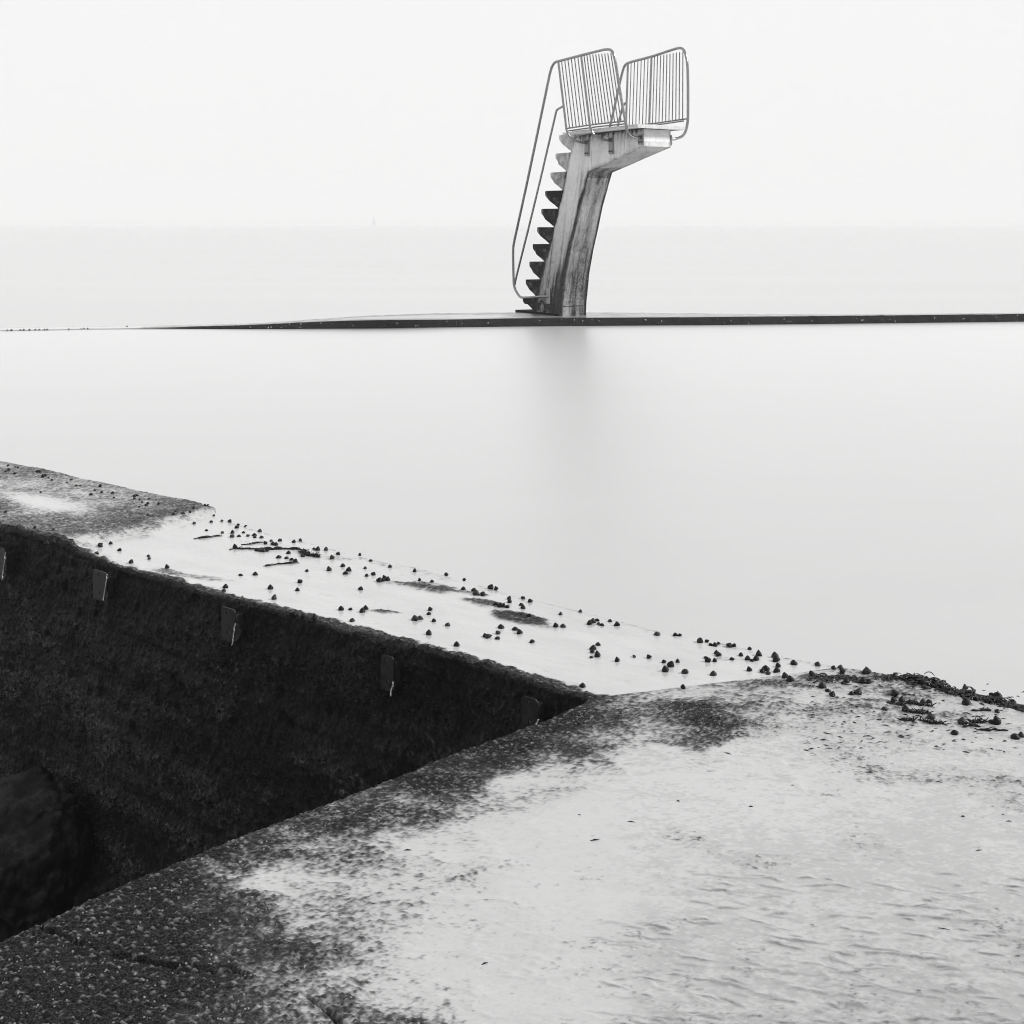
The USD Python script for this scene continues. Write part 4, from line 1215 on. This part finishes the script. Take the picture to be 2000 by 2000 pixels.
# the heap of ribbons on the pool edge
def blade(p, w, th):
    """flat wet frond through the points p: a bent strip with some thickness"""
    n = len(p)
    t = np.gradient(p, axis=0)
    sd = np.cross(t, [0, 0, 1.0])
    sd /= np.linalg.norm(sd, axis=1, keepdims=True) + 1e-9
    ww = w * np.sin(np.linspace(.25, 2.95, n))[:, None]
    a, b = p + sd * ww, p - sd * ww
    up = np.array([0, 0, th])
    v = np.vstack([a, b, a * .5 + b * .5 + up])
    f = []
    for k in range(n - 1):
        f += [[k, 2 * n + k, 2 * n + k + 1], [k, 2 * n + k + 1, k + 1], [2 * n + k, n + k, n + k + 1], [2 * n + k, n + k + 1, 2 * n + k + 1]]
    return trimesh.Trimesh(v, np.array(f), process=False)


def heap(pts, n, size, seed):
    r = np.random.default_rng(seed)
    path = np.array([stand(*p) for p in pts])
    L = np.r_[0, np.cumsum(np.linalg.norm(np.diff(path, axis=0), axis=1))]
    knots = r.uniform(0, L[-1], max(3, n // 25))
    ms = []
    for k in range(n):
        s = np.clip(r.choice(knots) + r.normal() * .022, 0, L[-1])
        c = np.array([np.interp(s, L, path[:, j]) for j in range(3)])
        w = np.interp(s / L[-1], [0, .12, .35, 1], [.6, 1.25, 1.0, .5])
        c = c + r.normal(size=3) * np.array([.016, .016, 0]) * w + [0, 0, abs(r.normal()) * .010 * w * size]
        a = r.uniform(0, 2 * np.pi)
        d = np.array([math.cos(a), math.sin(a), 0]) * r.uniform(.006, .024)
        side = np.array([-d[1], d[0], 0]) * r.normal() * .5
        m = np.array([c - d + [0, 0, -.006], c - d * .4 + side + [0, 0, r.uniform(-.002, .003)], c + d * .4 + side + [0, 0, r.uniform(-.003, .003)], c + d + [0, 0, -.006]])
        ms.append(blade(smooth_path(m, rounds=1), r.uniform(.002, .0055), r.uniform(.001, .003)))
    return cat(ms)


tag(obj('seaweed_heap', heap([(1772, 1326), (1790, 1330), (1815, 1333), (1845, 1347), (1870, 1357)], 420, .8, 3), M_weed, smooth=True), 'tangled heap of dark seaweed ribbons on the pool edge at right', 'seaweed')
tag(obj('seaweed_heap', heap([(1880, 1352), (1900, 1362), (1930, 1366), (1960, 1374), (1995, 1384)], 240, .6, 4), M_weed, smooth=True), 'low seaweed heap trailing along the pool edge out of the frame at right', 'seaweed')
tag(obj('seaweed_heap', heap([(1590, 1325), (1640, 1326), (1690, 1328), (1745, 1324), (1770, 1326)], 200, .3, 5), M_weed, smooth=True), 'thin line of seaweed bits left of the heap along the platform joint', 'seaweed')
# scraps nobody could count
rng = np.random.default_rng(9)
ms = []
for _ in range(300):
    if rng.random() < .55:
        px, py = rng.uniform(1560, 2010), rng.uniform(1335, 1470)
    elif rng.random() < .6:
        px, py = rng.uniform(1300, 2000), rng.uniform(1470, 2000)
    else:
        px, py = rng.uniform(650, 1400), rng.uniform(1560, 2000)
    if rng.random() > np.exp(-max(0, py - 1440) / 150):
        continue
    c = ground(px, py)
    c[2] = 0
    a = rng.normal(0, .5)
    d = np.array([math.cos(a), math.sin(a), 0]) * rng.uniform(.003, .013)
    r = rng.uniform(.0008, .0022)
    ms.append((c, d, r))
ez = to_e(np.array([m[0][:2] for m in ms]))
hz = ground_fields(ez[0], ez[1], False)[0]
tag(obj('seaweed_scraps', cat([tube(np.array([c - d + [0, 0, z], c + [0, 0, z + r], c + d + [0, 0, z]]), [r * .4, r, r * .5], 5) for (c, d, r), z in zip(ms, hz)]), M_weed, smooth=True),
    'loose dark seaweed scraps scattered over the wet platform', kind='stuff')

# ------------------------------------------------------------------ sailing boat on the horizon
bo = np.array([-270 / FPX * 2300, 2300.0, SEA])
boat = thing('sailing_boat', 'faint pale sailing boat on the hazy horizon', 'boat', bo)
hullp = Polygon([(-4.6, 1.6), (4.8, 1.9), (3.6, .0), (-3.8, .0)])
m = trimesh.creation.extrude_polygon(hullp, 2.4, engine='earcut')
q = m.vertices
obj('hull', trimesh.Trimesh(np.c_[q[:, 0], (q[:, 2] - 1.2) * np.where(q[:, 0] > 4, .1, np.where(q[:, 1] < .5, .6, 1)), q[:, 1]], m.faces, process=False), M_hull, boat)
obj('mast', tube(np.array([(.3, 0, 1.5), (.3, 0, 19)]), .12, 6), M_hull, boat)
for nm, P in (('mainsail', [(.1, 3), (-4.2, 3.2), (-2.2, 10), (.1, 18)]), ('jib', [(.6, 17), (.9, 3), (4.5, 2.4)])):
    m = trimesh.creation.extrude_polygon(Polygon(P), .08, engine='earcut')
    q = m.vertices
    obj(nm, trimesh.Trimesh(np.c_[q[:, 0], q[:, 2] + .35 * np.sin(q[:, 1] / 6), q[:, 1]], m.faces, process=False), M_sail, boat)

# ------------------------------------------------------------------ haze
HAZE = 0.0007
if HAZE > 0:
    M_haze = mat('haze', {'v': ('principled_volume', {'color': g(1.0), 'density': HAZE, 'anisotropy': 0.0})}, [], surface=None, volume='v.volume')
    tag(obj('haze', box(-13000, 13000, -13000, 13000, SEA - 1.5, 26.0), M_haze), 'thin pale sea haze', kind='stuff')
